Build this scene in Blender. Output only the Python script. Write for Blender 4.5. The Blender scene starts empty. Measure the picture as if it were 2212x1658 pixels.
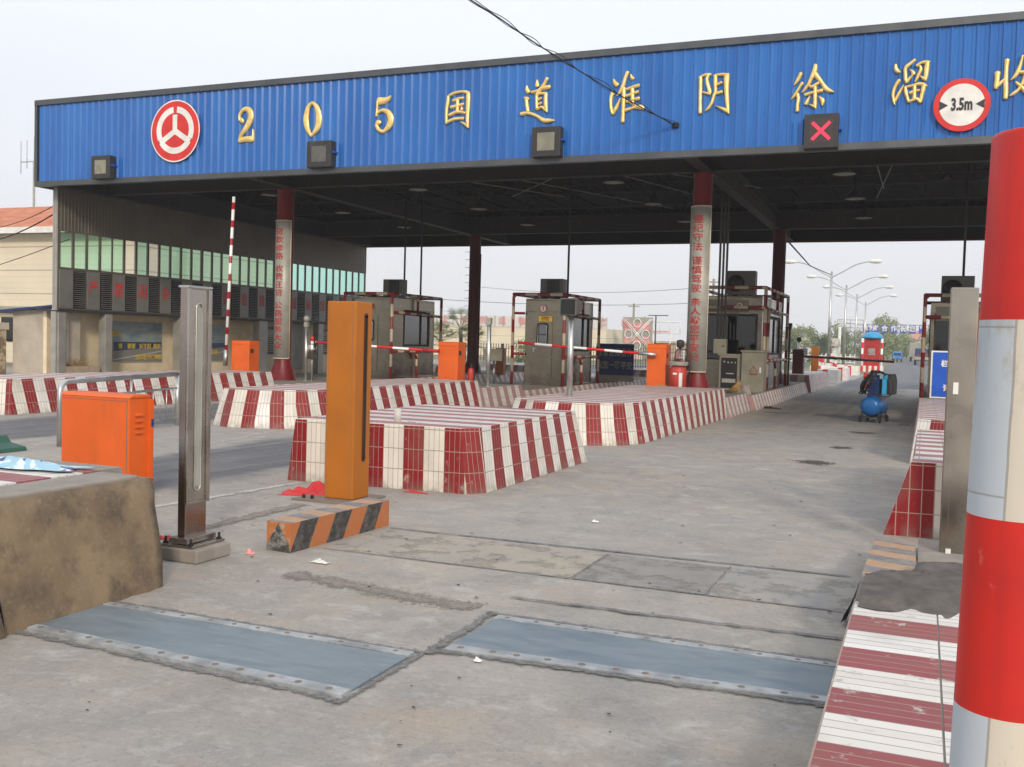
import bpy, math, random
from mathutils import Vector, Matrix
random.seed(7)
R = math.radians
SC = bpy.context.scene
COL = SC.collection

# ---------------------------------------------------------------- camera
yaw, pitch, roll = R(22.48), R(-2.46), R(1.60)
f_ = Vector((-math.sin(yaw)*math.cos(pitch), math.cos(yaw)*math.cos(pitch), math.sin(pitch)))
r_ = Vector((math.cos(yaw), math.sin(yaw), 0)); u_ = r_.cross(f_)
r2 = math.cos(roll)*r_ + math.sin(roll)*u_; u2 = -math.sin(roll)*r_ + math.cos(roll)*u_
cam = bpy.data.objects.new('camera', bpy.data.cameras.new('camera')); COL.objects.link(cam)
cam.matrix_world = Matrix(((r2.x, u2.x, -f_.x, 0), (r2.y, u2.y, -f_.y, 0), (r2.z, u2.z, -f_.z, 1.5), (0, 0, 0, 1)))
cam.data.sensor_width = 36; cam.data.lens = 2143/2212*36
cam.data.clip_start = .05; cam.data.clip_end = 3000
SC.camera = cam

# ---------------------------------------------------------------- sky, sun, exposure
SUN = Vector((0.62, -1.0, 0.52)).normalized()
w = bpy.data.worlds.new('World'); SC.world = w; w.use_nodes = True
nt = w.node_tree; nt.nodes.clear()
out = nt.nodes.new('ShaderNodeOutputWorld'); bg = nt.nodes.new('ShaderNodeBackground')
sky = nt.nodes.new('ShaderNodeTexSky'); sky.sky_type = 'NISHITA'; sky.sun_disc = False
sky.sun_elevation = math.asin(SUN.z); sky.sun_rotation = math.atan2(SUN.x, SUN.y)
sky.air_density = 1.0; sky.dust_density = 4.0; sky.ozone_density = 1.0
geo = nt.nodes.new('ShaderNodeTexCoord'); sep = nt.nodes.new('ShaderNodeSeparateXYZ')
ramp = nt.nodes.new('ShaderNodeValToRGB'); mix = nt.nodes.new('ShaderNodeMix'); mix.data_type = 'RGBA'
nt.links.new(geo.outputs['Generated'], sep.inputs[0]); nt.links.new(sep.outputs[2], ramp.inputs[0])
ramp.color_ramp.elements[0].position = 0.0; ramp.color_ramp.elements[0].color = (8.3, 8.3, 8.75, 1)
ramp.color_ramp.elements[1].position = .45; ramp.color_ramp.elements[1].color = (10.4, 11.0, 11.9, 1)
e = ramp.color_ramp.elements.new(.16); e.color = (8.8, 8.95, 9.6, 1)
cn = nt.nodes.new('ShaderNodeTexNoise'); cn.inputs['Scale'].default_value = 2.2; cn.inputs['Detail'].default_value = 5
cm = nt.nodes.new('ShaderNodeMapping'); cm.inputs['Scale'].default_value = (1, 1, 4)
nt.links.new(geo.outputs['Generated'], cm.inputs[0]); nt.links.new(cm.outputs[0], cn.inputs['Vector'])
cmul = nt.nodes.new('ShaderNodeMapRange'); cmul.inputs['From Min'].default_value = .3; cmul.inputs['From Max'].default_value = .7
cmul.inputs['To Min'].default_value = .97; cmul.inputs['To Max'].default_value = 1.03
nt.links.new(cn.outputs['Fac'], cmul.inputs[0])
vm = nt.nodes.new('ShaderNodeVectorMath'); vm.operation = 'SCALE'
nt.links.new(ramp.outputs[0], vm.inputs[0]); nt.links.new(cmul.outputs[0], vm.inputs['Scale'])
mix.inputs['Factor'].default_value = .88
nt.links.new(sky.outputs[0], mix.inputs[6]); nt.links.new(vm.outputs[0], mix.inputs[7])
nt.links.new(mix.outputs[2], bg.inputs[0]); bg.inputs[1].default_value = .1
nt.links.new(bg.outputs[0], out.inputs[0])
sl = bpy.data.lights.new('sun', 'SUN'); sl.energy = 2.0; sl.angle = R(8); sl.color = (1, .88, .72)
so = bpy.data.objects.new('sun', sl); COL.objects.link(so)
so.rotation_euler = SUN.to_track_quat('Z', 'Y').to_euler(); so.location = (10, -20, 30)
SC.view_settings.view_transform = 'Standard'; SC.view_settings.look = 'None'
SC.view_settings.exposure = 0.12; SC.view_settings.gamma = 1
SC.cycles.max_bounces = 8; SC.cycles.volume_bounces = 1; SC.cycles.use_denoising = True
SC.cycles.transparent_max_bounces = 12

# ---------------------------------------------------------------- node helpers
class N:
    def __init__(s, name):
        s.m = bpy.data.materials.new(name); s.m.use_nodes = True; s.t = s.m.node_tree
        s.b = s.t.nodes['Principled BSDF']
    def set(s, sock, v):
        if isinstance(v, bpy.types.NodeSocket): s.t.links.new(v, sock)
        elif v is not None:
            if isinstance(v, (tuple, list)) and len(v) == 3 and sock.type == 'RGBA': v = (*v, 1)
            sock.default_value = v
    def math(s, op, a, b=None, c=None, clamp=False):
        n = s.t.nodes.new('ShaderNodeMath'); n.operation = op; n.use_clamp = clamp
        s.set(n.inputs[0], a)
        if b is not None: s.set(n.inputs[1], b)
        if c is not None: s.set(n.inputs[2], c)
        return n.outputs[0]
    def mix(s, f, a, b, mode='MIX'):
        n = s.t.nodes.new('ShaderNodeMix'); n.data_type = 'RGBA'; n.blend_type = mode
        s.set(n.inputs[0], f); s.set(n.inputs[6], a); s.set(n.inputs[7], b); return n.outputs[2]
    def coord(s, k='Object'): return s.t.nodes.new('ShaderNodeTexCoord').outputs[k]
    def pos(s): return s.t.nodes.new('ShaderNodeNewGeometry').outputs['Position']
    def map(s, v, sc=(1, 1, 1), loc=(0, 0, 0), rot=(0, 0, 0)):
        n = s.t.nodes.new('ShaderNodeMapping'); s.set(n.inputs[0], v)
        n.inputs['Scale'].default_value = sc; n.inputs['Location'].default_value = loc; n.inputs['Rotation'].default_value = rot
        return n.outputs[0]
    def sep(s, v):
        n = s.t.nodes.new('ShaderNodeSeparateXYZ'); s.set(n.inputs[0], v); return n.outputs
    def noise(s, v=None, sc=5, det=4, rough=.55, dist=0):
        n = s.t.nodes.new('ShaderNodeTexNoise')
        if v is not None: s.set(n.inputs['Vector'], v)
        n.inputs['Scale'].default_value = sc; n.inputs['Detail'].default_value = det
        n.inputs['Roughness'].default_value = rough; n.inputs['Distortion'].default_value = dist
        return n.outputs['Fac']
    def white(s, v):
        n = s.t.nodes.new('ShaderNodeTexWhiteNoise'); n.noise_dimensions = '1D'; s.set(n.inputs['W'], v); return n.outputs['Value']
    def voro(s, v, sc):
        n = s.t.nodes.new('ShaderNodeTexVoronoi'); s.set(n.inputs['Vector'], v); n.inputs['Scale'].default_value = sc; return n.outputs['Distance']
    def rng(s, v, a, b, c=0., d=1., smooth=False):
        n = s.t.nodes.new('ShaderNodeMapRange'); s.set(n.inputs[0], v)
        if smooth: n.interpolation_type = 'SMOOTHSTEP'
        for i, q in enumerate((a, b, c, d)): n.inputs[i+1].default_value = q
        return n.outputs[0]
    def bump(s, h, st=.3, dist=.01):
        n = s.t.nodes.new('ShaderNodeBump'); s.set(n.inputs['Height'], h)
        n.inputs['Strength'].default_value = st; n.inputs['Distance'].default_value = dist
        s.t.links.new(n.outputs[0], s.b.inputs['Normal']); return n
    def fin(s, col=None, rough=None, metal=None):
        if col is not None: s.set(s.b.inputs['Base Color'], col)
        if rough is not None: s.set(s.b.inputs['Roughness'], rough)
        if metal is not None: s.set(s.b.inputs['Metallic'], metal)
        return s.m

def mul(c, k): return tuple(x*k for x in c)
def paint(name, c, rough=.5, metal=0, var=.12, sc=3, dirt=.25, dirtc=(.16, .14, .12), bump=.0):
    n = N(name); p = n.pos()
    a = n.noise(p, sc, 5); col = n.mix(n.rng(a, .35, .65), mul(c, 1-var), mul(c, 1+var))
    d = n.noise(n.map(p, (1, 1, .35)), sc*2.3, 7, .65)
    col = n.mix(n.rng(d, .55, .78, 0, dirt), col, dirtc)
    if bump: n.bump(n.noise(p, 60, 3), bump, .004)
    if not metal: n.b.inputs['Specular IOR Level'].default_value = .35
    return n.fin(col, n.rng(a, .3, .7, max(.05, rough-.08), min(1, rough+.1)), metal)
M = {}
M['orange'] = paint('orange_paint', (.68, .115, .014), .42, dirt=.4, var=.08, sc=2.2, dirtc=(.36, .10, .03))
M['ochre'] = paint('ochre_orange_paint', (.40, .128, .011), .42, dirt=.4, var=.08, sc=2.2, dirtc=(.19, .07, .02))
M['panel_grey'] = paint('grey_wall_panel', (.20, .195, .18), .4, .3, dirt=.3)
M['ochre_dk'] = paint('groove_brown', (.05, .025, .02), .5)
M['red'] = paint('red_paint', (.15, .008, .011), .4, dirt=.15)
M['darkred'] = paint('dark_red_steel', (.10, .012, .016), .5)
M['brightred'] = paint('bright_red_gloss', (.62, .02, .014), .22, dirt=.05, var=.05)
M['white'] = paint('white_paint', (.74, .73, .69), .4, dirt=.18)
M['cream'] = paint('cream_paint', (.60, .54, .40), .5, dirt=.3)
M['steel'] = paint('brushed_steel', (.46, .42, .37), .25, 1.0, dirt=.35, sc=3, dirtc=(.2, .15, .12))
M['steel_reflection'] = paint('brown_reflection_steel', (.36, .30, .27), .22, 1.0, dirt=.3, sc=3, dirtc=(.2, .14, .11))  # reddish-brown reflection on the left post put into the steel colour
M['steel_dark'] = paint('olive_steel', (.35, .32, .275), .28, 1.0, dirt=.4, sc=2.5, dirtc=(.36, .31, .22))
M['steel_light'] = paint('galvanised_steel', (.52, .52, .5), .38, .85, dirt=.15)
M['booth_steel'] = paint('stained_steel_cladding', (.225, .195, .145), .25, 1.0, var=.18, dirt=.45, sc=1.8, dirtc=(.085, .066, .042))
M['shaded_grimy_metal'] = paint('shaded_grimy_enamel', (.085, .08, .068), .5, .1, dirt=.3)  # grime, and for the roof units canopy shade, in one dark colour
M['cabinet_metal'] = paint('beige_cabinet_enamel', (.22, .205, .155), .5, .1, dirt=.35)
M['grey_metal'] = paint('grey_enamel', (.33, .32, .27), .5, .1, dirt=.3)
M['dark'] = paint('dark_steel', (.035, .034, .034), .55)
M['black'] = paint('black_plastic', (.012, .012, .013), .45)
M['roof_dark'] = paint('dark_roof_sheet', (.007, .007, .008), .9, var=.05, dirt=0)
M['beam'] = paint('grey_brown_beam_paint', (.036, .034, .032), .65)
M['rod'] = paint('bright_tie_rod', (.20, .19, .18), .5)
M['trim'] = paint('dull_zinc_trim', (.10, .105, .11), .42, .7, dirt=.3, sc=2)
M['concrete_block'] = paint('raw_concrete', (.27, .24, .21), .9, dirt=.5, sc=6, dirtc=(.15, .13, .11), bump=.4)
M['plaster'] = paint('pale_plaster', (.44, .39, .32), .9, dirt=.3, sc=2)
M['cream_wall'] = paint('cream_wall_plaster', (.72, .60, .42), .85, dirt=.12, sc=1.5, dirtc=(.4, .33, .25))
M['office_steel'] = paint('grey_brown_cladding', (.155, .135, .11), .42, .35, dirt=.4, sc=1.4, dirtc=(.09, .08, .065))
M['pillar'] = paint('pillar_aluminium', (.36, .35, .32), .45, .35, dirt=.3)
M['bluesign'] = paint('blue_sign_enamel', (.012, .085, .45), .35, dirt=.05)
M['navy'] = paint('navy_board', (.012, .035, .13), .45, dirt=.1)
M['signwhite'] = paint('sign_white', (.72, .70, .66), .45, dirt=.08)
M['signgrey'] = paint('sign_panel_grey', (.34, .335, .295), .42, .1, dirt=.12)
M['signred'] = paint('sign_red', (.60, .03, .025), .45, dirt=.05)
M['letter_red'] = paint('red_lettering', (.38, .015, .015), .5, dirt=.05)
M['letter_dark'] = paint('black_lettering', (.035, .035, .04), .5, dirt=.05)
M['yellow'] = paint('yellow_paint', (.62, .45, .05), .5)
M['green_plastic'] = paint('green_plastic', (.03, .10, .07), .6)
M['rubber'] = paint('rubber', (.018, .017, .016), .7)
M['straw'] = paint('straw', (.42, .27, .10), .8)
M['tyreblue'] = paint('blue_tank_paint', (.010, .10, .29), .28, dirt=.12)
M['cyan'] = paint('light_blue_paint', (.03, .30, .55), .35, dirt=.1)
M['extred'] = paint('extinguisher_red', (.45, .05, .035), .4, dirt=.2)
M['skin'] = paint('skin', (.35, .2, .13), .6)
M['uniform'] = paint('dark_uniform', (.02, .022, .03), .8)
M['hair'] = paint('hair', (.01, .009, .008), .6)
M['bluecab'] = paint('truck_blue', (.03, .22, .55), .4)
M['pink'] = paint('pink_tubing', (.65, .28, .28), .5)
M['whitetile'] = None

def gold():
    n = N('gold_leaf_lettering'); p = n.pos(); a = n.noise(p, 9, 4)
    n.bump(n.noise(p, 40, 2), .15, .01)
    return n.fin(n.mix(n.rng(a, .35, .7), (.92, .70, .28), (.70, .48, .14)), .34, .5)
M['gold'] = gold()
def glass_green(name, tint, rough=.03, tr=.85):
    n = N(name); b = n.b; n.t.nodes.remove(b)
    o = n.t.nodes['Material Output']; a = n.t.nodes.new('ShaderNodeBsdfTransparent'); g = n.t.nodes.new('ShaderNodeBsdfGlossy')
    m = n.t.nodes.new('ShaderNodeMixShader'); fr = n.t.nodes.new('ShaderNodeFresnel'); fr.inputs[0].default_value = 1.5
    a.inputs[0].default_value = (*tint, 1); g.inputs['Roughness'].default_value = rough
    k = n.math('ADD', fr.outputs[0], 1-tr if tr < 1 else 0, clamp=True)
    n.t.links.new(k, m.inputs[0]); n.t.links.new(a.outputs[0], m.inputs[1]); n.t.links.new(g.outputs[0], m.inputs[2])
    n.t.links.new(m.outputs[0], o.inputs[0]); return n.m
M['mint'] = glass_green('mint_green_glass', (.55, .93, .79), tr=.97)
M['cup'] = paint('cloudy_plastic', (.5, .48, .44), .3)
M['clear'] = glass_green('clear_glass', (.90, .93, .93), tr=.98)
M['dirtyglass'] = glass_green('dusty_window_glass', (.42, .46, .44), .12, .86)
M['darkglass'] = glass_green('dark_window_glass', (.10, .11, .12), .05, .98)
def emis(name, c, s):
    n = N(name); n.b.inputs['Base Color'].default_value = (*mul(c, .3), 1)
    n.b.inputs['Emission Color'].default_value = (*c, 1); n.b.inputs['Emission Strength'].default_value = s; return n.m
M['led'] = emis('red_led', (1, .03, .08), 1.1)

def tile(name, dust, wear=.16):
    """glazed strip tiles, red and white bands .235 m wide; u runs along the band direction, v up"""
    n = N(name); uv = n.sep(n.coord('UV')); p = n.pos(); u, v = uv[0], uv[1]
    k = n.math('FLOOR', n.math('DIVIDE', u, .235)); odd = n.math('FLOORED_MODULO', k, 2.)
    rnd = n.white(n.math('ADD', k, 3.7)); rnd2 = n.white(n.math('ADD', k, 91.3))
    ti = n.math('FLOOR', n.math('DIVIDE', u, .05875)); tj = n.math('FLOOR', n.math('DIVIDE', v, .205))
    rt = n.white(n.math('ADD', ti, n.math('MULTIPLY', tj, 17.13)))
    red = n.mix(rnd, (.215, .003, .008), (.255, .012, .016)); red = n.mix(n.rng(rnd2, .8, 1), red, (.33, .014, .010))
    wh = n.mix(rnd, (.78, .765, .735), (.71, .665, .575))
    c = n.mix(odd, wh, red); c = n.mix(n.rng(rt, 0, 1, 0, .16), c, (.14, .07, .06))
    if dust: c = n.mix(dust, c, (.60, .52, .50))  # pale dust, also standing for the glancing sheen on island tops
    fu = n.math('FRACT', n.math('DIVIDE', u, .05875)); fv = n.math('FRACT', n.math('DIVIDE', v, .205))
    gu = n.math('LESS_THAN', n.math('ABSOLUTE', n.math('SUBTRACT', fu, .5)), .455)
    gv = n.math('LESS_THAN', n.math('ABSOLUTE', n.math('SUBTRACT', fv, .5)), .482)
    body = n.math('MULTIPLY', gu, gv)
    c = n.mix(body, n.mix(odd, (.30, .27, .22), (.36, .24, .20)), c)
    ws = n.noise(n.map(p, (1, 1, .8)), 7, 8, .72); wr = n.rng(ws, .60, .70, 0, wear*4)
    c = n.mix(wr, c, n.mix(n.noise(p, 30, 2), (.34, .31, .27), (.62, .58, .52)))
    gr = n.noise(p, 2.1, 5); c = n.mix(n.rng(gr, .5, .8, 0, .35), c, (.20, .16, .13))
    n.b.inputs['Specular IOR Level'].default_value = .3
    z = n.sep(p)[2]; foot = n.math('MULTIPLY', n.rng(z, .0, .12, 1, 0), n.rng(n.noise(p, 12, 4), .35, .6))
    c = n.mix(n.math('MULTIPLY', foot, .6), c, (.20, .17, .14))
    n.bump(n.math('ADD', body, n.math('MULTIPLY', ws, .4)), .5, .004)
    return n.fin(c, n.rng(gr, .3, .7, .38, .6))
M['tile'] = tile('striped_wall_tile', 0); M['tiletop'] = tile('striped_top_tile', .30, .2); M['tiledust'] = tile('dusty_striped_tile', .38, .2)
def tilekerb():
    return tile('worn_kerb_tile', .12, .35)
M['tilekerb'] = tilekerb()

def band_mat(name, c1, c2, L, rough=.45, dirt=.2, duty=1.):
    n = N(name); v = n.sep(n.coord('UV'))[1]; p = n.pos()
    k = n.math('LESS_THAN', n.math('FLOORED_MODULO', n.math('DIVIDE', v, L), 2.), duty)
    c = n.mix(k, c2, c1); d = n.noise(p, 9, 6, .65); c = n.mix(n.rng(d, .5, .75, 0, dirt), c, (.15, .12, .1))
    return n.fin(c, rough)
M['pipeband'] = band_mat('banded_pipe_paint', (.22, .012, .018), (.50, .42, .30), .36, .45, .45)
M['armband'] = band_mat('banded_boom_paint', (.62, .01, .012), (.80, .80, .78), .42, .35, .05)
M['armband_s'] = band_mat('short_banded_boom_paint', (.36, .01, .02), (.80, .80, .78), .22, .35, .05, .78)
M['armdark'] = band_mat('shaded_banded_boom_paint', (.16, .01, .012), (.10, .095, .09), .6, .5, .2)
def bigpole():
    n = N('bollard_band_paint'); v = n.sep(n.coord('UV')); p = n.pos()
    k = n.math('LESS_THAN', n.math('FLOORED_MODULO', n.math('DIVIDE', n.math('SUBTRACT', v[1], .077), .333), 2.), 1.)
    d = n.noise(n.map(p, (1, 1, .5)), 14, 8, .7); d2 = n.noise(p, 3, 4)
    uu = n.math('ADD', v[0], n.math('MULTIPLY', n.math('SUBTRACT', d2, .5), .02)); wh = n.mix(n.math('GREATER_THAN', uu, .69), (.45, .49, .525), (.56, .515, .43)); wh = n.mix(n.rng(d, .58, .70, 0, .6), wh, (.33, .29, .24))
    ln = n.math('MAXIMUM', n.math('LESS_THAN', n.math('ABSOLUTE', n.math('SUBTRACT', uu, .69)), .004), n.math('MULTIPLY', n.math('LESS_THAN', uu, .69), n.math('LESS_THAN', n.math('ABSOLUTE', n.math('SUBTRACT', n.math('ABSOLUTE', n.math('SUBTRACT', n.math('ADD', v[1], n.math('MULTIPLY', d2, .01)), .594)), .142)), .0016)))
    wh = n.mix(n.math('MULTIPLY', ln, .7), wh, (.25, .23, .2))
    rd = n.mix(n.rng(d2, .35, .65), (.56, .020, .012), (.43, .018, .014)); rd = n.mix(n.rng(d, .66, .72, 0, .5), rd, (.55, .25, .2)); st = n.noise(n.map(p, (9, 9, .6)), 3, 6); rd = n.mix(n.rng(st, .55, .75, 0, .3), rd, (.25, .02, .02))
    n.bump(d, .15, .003); n.b.inputs['Specular IOR Level'].default_value = .35; return n.fin(n.mix(k, wh, rd), .45)
M['bigpole'] = bigpole()
def hazard():
    n = N('worn_hazard_stripes'); uv = n.sep(n.coord('UV')); p = n.pos()
    t = n.math('ADD', uv[0], n.math('MULTIPLY', uv[1], -.55))
    k = n.math('LESS_THAN', n.math('FLOORED_MODULO', n.math('DIVIDE', t, .205), 2.), 1.)
    d = n.noise(p, 16, 9, .72)
    og = n.mix(n.rng(d, .5, .66), (.42, .135, .04), (.33, .19, .11)); bk = n.mix(n.rng(d, .45, .7), (.035, .034, .034), (.15, .135, .12))
    c = n.mix(k, og, bk); n.bump(d, .3, .004); return n.fin(c, .6)
M['hazard'] = hazard()
def hazard_end():
    n = N('worn_hazard_chevron'); uv = n.sep(n.coord('UV')); p = n.pos(); d = n.noise(p, 16, 9, .72)
    t = n.math('ADD', n.math('MULTIPLY', n.math('ABSOLUTE', n.math('SUBTRACT', uv[0], .15)), 1.6), uv[1])
    k = n.math('LESS_THAN', t, .20); og = n.mix(n.rng(d, .48, .62), (.44, .14, .04), (.42, .30, .2))
    c = n.mix(k, og, n.mix(n.rng(d, .45, .65), (.05, .05, .048), (.36, .34, .31))); return n.fin(c, .65)
M['hazard_end'] = hazard_end()
def hazard_top():
    n = N('dusty_hazard_top'); uv = n.sep(n.coord('UV')); p = n.pos(); d = n.noise(p, 12, 9, .7)
    k = n.math('LESS_THAN', n.math('FLOORED_MODULO', n.math('DIVIDE', uv[0], .155), 2.), 1.)
    c = n.mix(k, (.42, .23, .12), (.14, .14, .145)); c = n.mix(n.rng(d, .4, .65, 0, .6), c, (.40, .34, .28)); return n.fin(c, .8)
M['hazard_top'] = hazard_top()

def blue_panel():
    n = N('blue_ribbed_sheet'); p = n.pos(); a = n.noise(n.map(p, (1, 1, .25)), 1.3, 5)
    s = n.noise(n.map(p, (6, 6, .4)), 3, 4)
    c = n.mix(n.rng(a, .35, .65), (.010, .105, .38), (.018, .145, .47)); c = n.mix(n.rng(s, .55, .8, 0, .3), c, (.09, .17, .33)); d = n.noise(n.map(p, (5, 5, .25)), 4, 5); c = n.mix(n.rng(d, .6, .75, 0, .25), c, (.02, .05, .14))
    n.bump(n.noise(n.map(p, (1, 1, .5)), 2.0, 3), .15, .02); return n.fin(c, .2)
M['bluepanel'] = blue_panel()

def ground_mat():
    n = N('stained_concrete'); p = n.pos(); X, Y = n.sep(p)[0], n.sep(p)[1]
    a = n.noise(p, .45, 6, .6); b = n.noise(p, 2.3, 8, .65, .6); c_ = n.noise(p, 11, 8, .7); d = n.noise(p, 70, 4)
    c = n.mix(n.rng(a, .36, .64), (.31, .276, .238), (.395, .345, .284))
    c = n.mix(n.rng(b, .42, .66, 0, .55), c, (.215, .208, .202))
    c = n.mix(n.rng(c_, .52, .70, 0, .55), c, (.43, .405, .37))
    c = n.mix(n.rng(n.noise(n.map(p, (1, 1, 1), (9, 3, 0)), 1.6, 5), .55, .72, 0, .4), c, (.39, .29, .20))
    c = n.mix(n.rng(d, .5, .8, 0, .25), c, (.12, .11, .1))
    lo = n.noise(n.map(p, (1, 1, 1), (11, 4, 0)), .38, 4); c = n.mix(n.rng(lo, .42, .60, 0, .32), c, (.29, .29, .29)); ch = n.noise(n.map(p, (1, 1.3, 1), (1, 9, 0)), 3.1, 8, .7, .5); c = n.mix(n.rng(ch, .54, .70, 0, .55), c, (.50, .485, .455)); gm = n.noise(n.map(p, (1.2, .8, 1), (7, 2, 0)), 1.7, 7, .68); c = n.mix(n.rng(gm, .55, .72, 0, .45), c, (.15, .145, .145))
    # brushed texture lines near
    br = n.noise(n.map(p, (1.5, 26, 1), rot=(0, 0, R(8))), 1.2, 5, .6); c = n.mix(n.rng(br, .55, .72, 0, .22), c, (.14, .135, .13)); sp = n.noise(p, 28, 6, .75); c = n.mix(n.rng(sp, .55, .72, 0, .6), c, (.13, .125, .118)); c = n.mix(n.rng(sp, .44, .30, 0, .5), c, (.47, .44, .40)); cr = n.noise(n.map(p, (1, 1, 1), (2, 8, 0)), .8, 9, .68, .4); c = n.mix(n.math('MULTIPLY', n.math('LESS_THAN', n.math('ABSOLUTE', n.math('SUBTRACT', cr, .5)), .0012), .4), c, (.12, .11, .1))
    # wheel-blackened left lanes
    nx = n.math('ADD', X, n.math('MULTIPLY', n.math('SUBTRACT', n.noise(p, .9, 4), .5), .9))
    def lane(x0, x1, w=.45):
        return n.math('MULTIPLY', n.rng(nx, x0, x0+w, 0, 1, True), n.rng(nx, x1-w, x1, 1, 0, True))
    k1 = lane(-8.7, -6.35); k0 = lane(-13.9, -10.9); far = n.rng(Y, -2, 1.5)
    tr = n.noise(n.map(p, (3.2, .12, 1)), 1.5, 4)
    kk = n.math('MULTIPLY', n.math('MAXIMUM', k1, k0), n.rng(tr, .25, .6, .55, 1))
    c = n.mix(n.math('MULTIPLY', kk, .95), c, n.mix(c_, (.065, .068, .080), (.11, .11, .12)))
    k2 = n.math('MULTIPLY', lane(-3.7, -.4, .8), n.math('MULTIPLY', n.rng(Y, 16, 26), n.rng(Y, 34, 60, 1, .3)))  # canopy shade painted into the right lane, streaked lengthwise
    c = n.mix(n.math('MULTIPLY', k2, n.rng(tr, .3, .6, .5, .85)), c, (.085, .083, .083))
    # beyond the plaza the ground turns to packed earth
    fr = n.math('MAXIMUM', n.rng(Y, 62, 70), n.rng(X, -30, -34)); c = n.mix(fr, c, n.mix(b, (.20, .18, .12), (.13, .14, .07)))
    n.bump(n.math('ADD', n.math('MULTIPLY', c_, .6), d), .35, .006)
    return n.fin(c, n.rng(b, .3, .7, .65, .9))
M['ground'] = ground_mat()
def asphalt():
    n = N('old_asphalt'); p = n.pos(); a = n.noise(p, .5, 5); d = n.noise(p, 40, 4)
    tr = n.noise(n.map(p, (1.3, .05, 1)), 1, 4)
    c = n.mix(n.rng(a, .3, .7), (.10, .105, .115), (.15, .15, .155)); c = n.mix(n.rng(tr, .4, .65, 0, .5), c, (.19, .19, .2))
    n.bump(d, .3, .005); return n.fin(n.mix(n.rng(d, .5, .8, 0, .3), c, (.05, .05, .05)), .8)
M['asphalt'] = asphalt()
def plate_mat():
    n = N('blue_grey_steel_plate'); p = n.pos(); a = n.noise(n.map(p, (1, 3, 1)), 2.5, 7, .62, .8); b = n.noise(n.map(p, (2, 9, 1)), 3, 6, .6)
    c = n.mix(n.rng(a, .35, .68), (.16, .205, .235), (.225, .265, .29)); c = n.mix(n.rng(b, .55, .72, 0, .55), c, (.33, .32, .30)); c = n.mix(n.rng(n.noise(n.map(p, (14, 1.2, 1)), 1.5, 6, .7), .56, .72, 0, .35), c, (.13, .15, .17))
    c = n.mix(n.rng(n.noise(p, 30, 5), .6, .8, 0, .4), c, (.30, .29, .27)); return n.fin(c, n.rng(a, .3, .7, .38, .6), .25)
M['plate'] = plate_mat()
M['plate_edge'] = paint('worn_plate_flange', (.33, .345, .35), .5, .2, dirt=.85, sc=7, var=.3, dirtc=(.22, .20, .17))
def mark(name, c1, c2, soft=.35, sc=22):
    """a soft, broken edged mark lying on the concrete (mortar, dust, worn paint)"""
    n = N(name); v = n.sep(n.coord('UV'))[1]; u = n.sep(n.coord('UV'))[0]; p = n.pos()
    e = n.math('SUBTRACT', 1., n.math('ABSOLUTE', n.math('SUBTRACT', n.math('MULTIPLY', v, 2.), 1.)))
    ends = n.math('MULTIPLY', n.rng(u, 0, .03), n.rng(u, .97, 1, 1, 0))
    a = n.noise(p, sc*2.2, 6, .75); b = n.noise(p, 5, 4)
    k = n.math('ADD', n.math('MULTIPLY', e, ends), n.math('MULTIPLY', n.math('SUBTRACT', n.math('ADD', a, n.math('MULTIPLY', b, .6)), .8), 2.2))
    al = n.rng(k, soft-.05, soft+.42); n.t.links.new(al, n.b.inputs['Alpha'])
    return n.fin(n.mix(n.rng(n.noise(p, 30, 6, .7), .4, .65), c1, c2), .92)
M['mortar'] = mark('dark_mortar', (.13, .127, .124), (.22, .21, .20), .37)
M['tanmark'] = mark('tan_dust_mark', (.40, .33, .25), (.36, .31, .25), .35, 6)
M['oilmark'] = mark('oil_stain_mark', (.06, .048, .035), (.11, .09, .07), .3, 9)
M['wetcement'] = paint('fresh_cement', (.105, .092, .082), .85, dirt=.4, sc=9, var=.25, dirtc=(.2, .18, .16), bump=.9)
def slabm(name, c1, c2, c3):
    n = N(name); p = n.pos(); a = n.noise(p, 1.5, 7, .65, .5); b = n.noise(n.map(p, (1, 2, 1), (4, 1, 0)), 2.5, 6)
    c = n.mix(n.rng(a, .38, .62), c1, c2); c = n.mix(n.rng(b, .52, .7, 0, .8), c, c3); c = n.mix(n.rng(n.noise(p, 26, 6, .75), .56, .7, 0, .5), c, mul(c1, .55)); n.t.links.new(n.rng(n.noise(p, 3.5, 7, .7), .36, .5, .15, 1), n.b.inputs['Alpha']); n.bump(n.noise(p, 25, 5), .3, .005); return n.fin(c, .8)
M['slab_tan'] = slabm('tan_slab', (.36, .315, .26), (.31, .28, .25), (.40, .335, .25))
M['slab_grey'] = slabm('grey_slab', (.22, .205, .195), (.29, .27, .245), (.185, .18, .175))
M['slab_mid'] = slabm('mixed_slab', (.34, .31, .27), (.29, .275, .255), (.23, .23, .235))
M['whiteline'] = mark('worn_white_line', (.50, .47, .42), (.40, .375, .335), .3, 14)
M['stain'] = paint('oil_stain', (.045, .038, .03), .6)
M['patch'] = mark('brown_patch', (.20, .17, .145), (.27, .24, .205), .38, 16)
M['rust'] = paint('rusty_metal', (.20, .16, .13), .8, dirt=.6, sc=9, dirtc=(.12, .11, .1))
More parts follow.
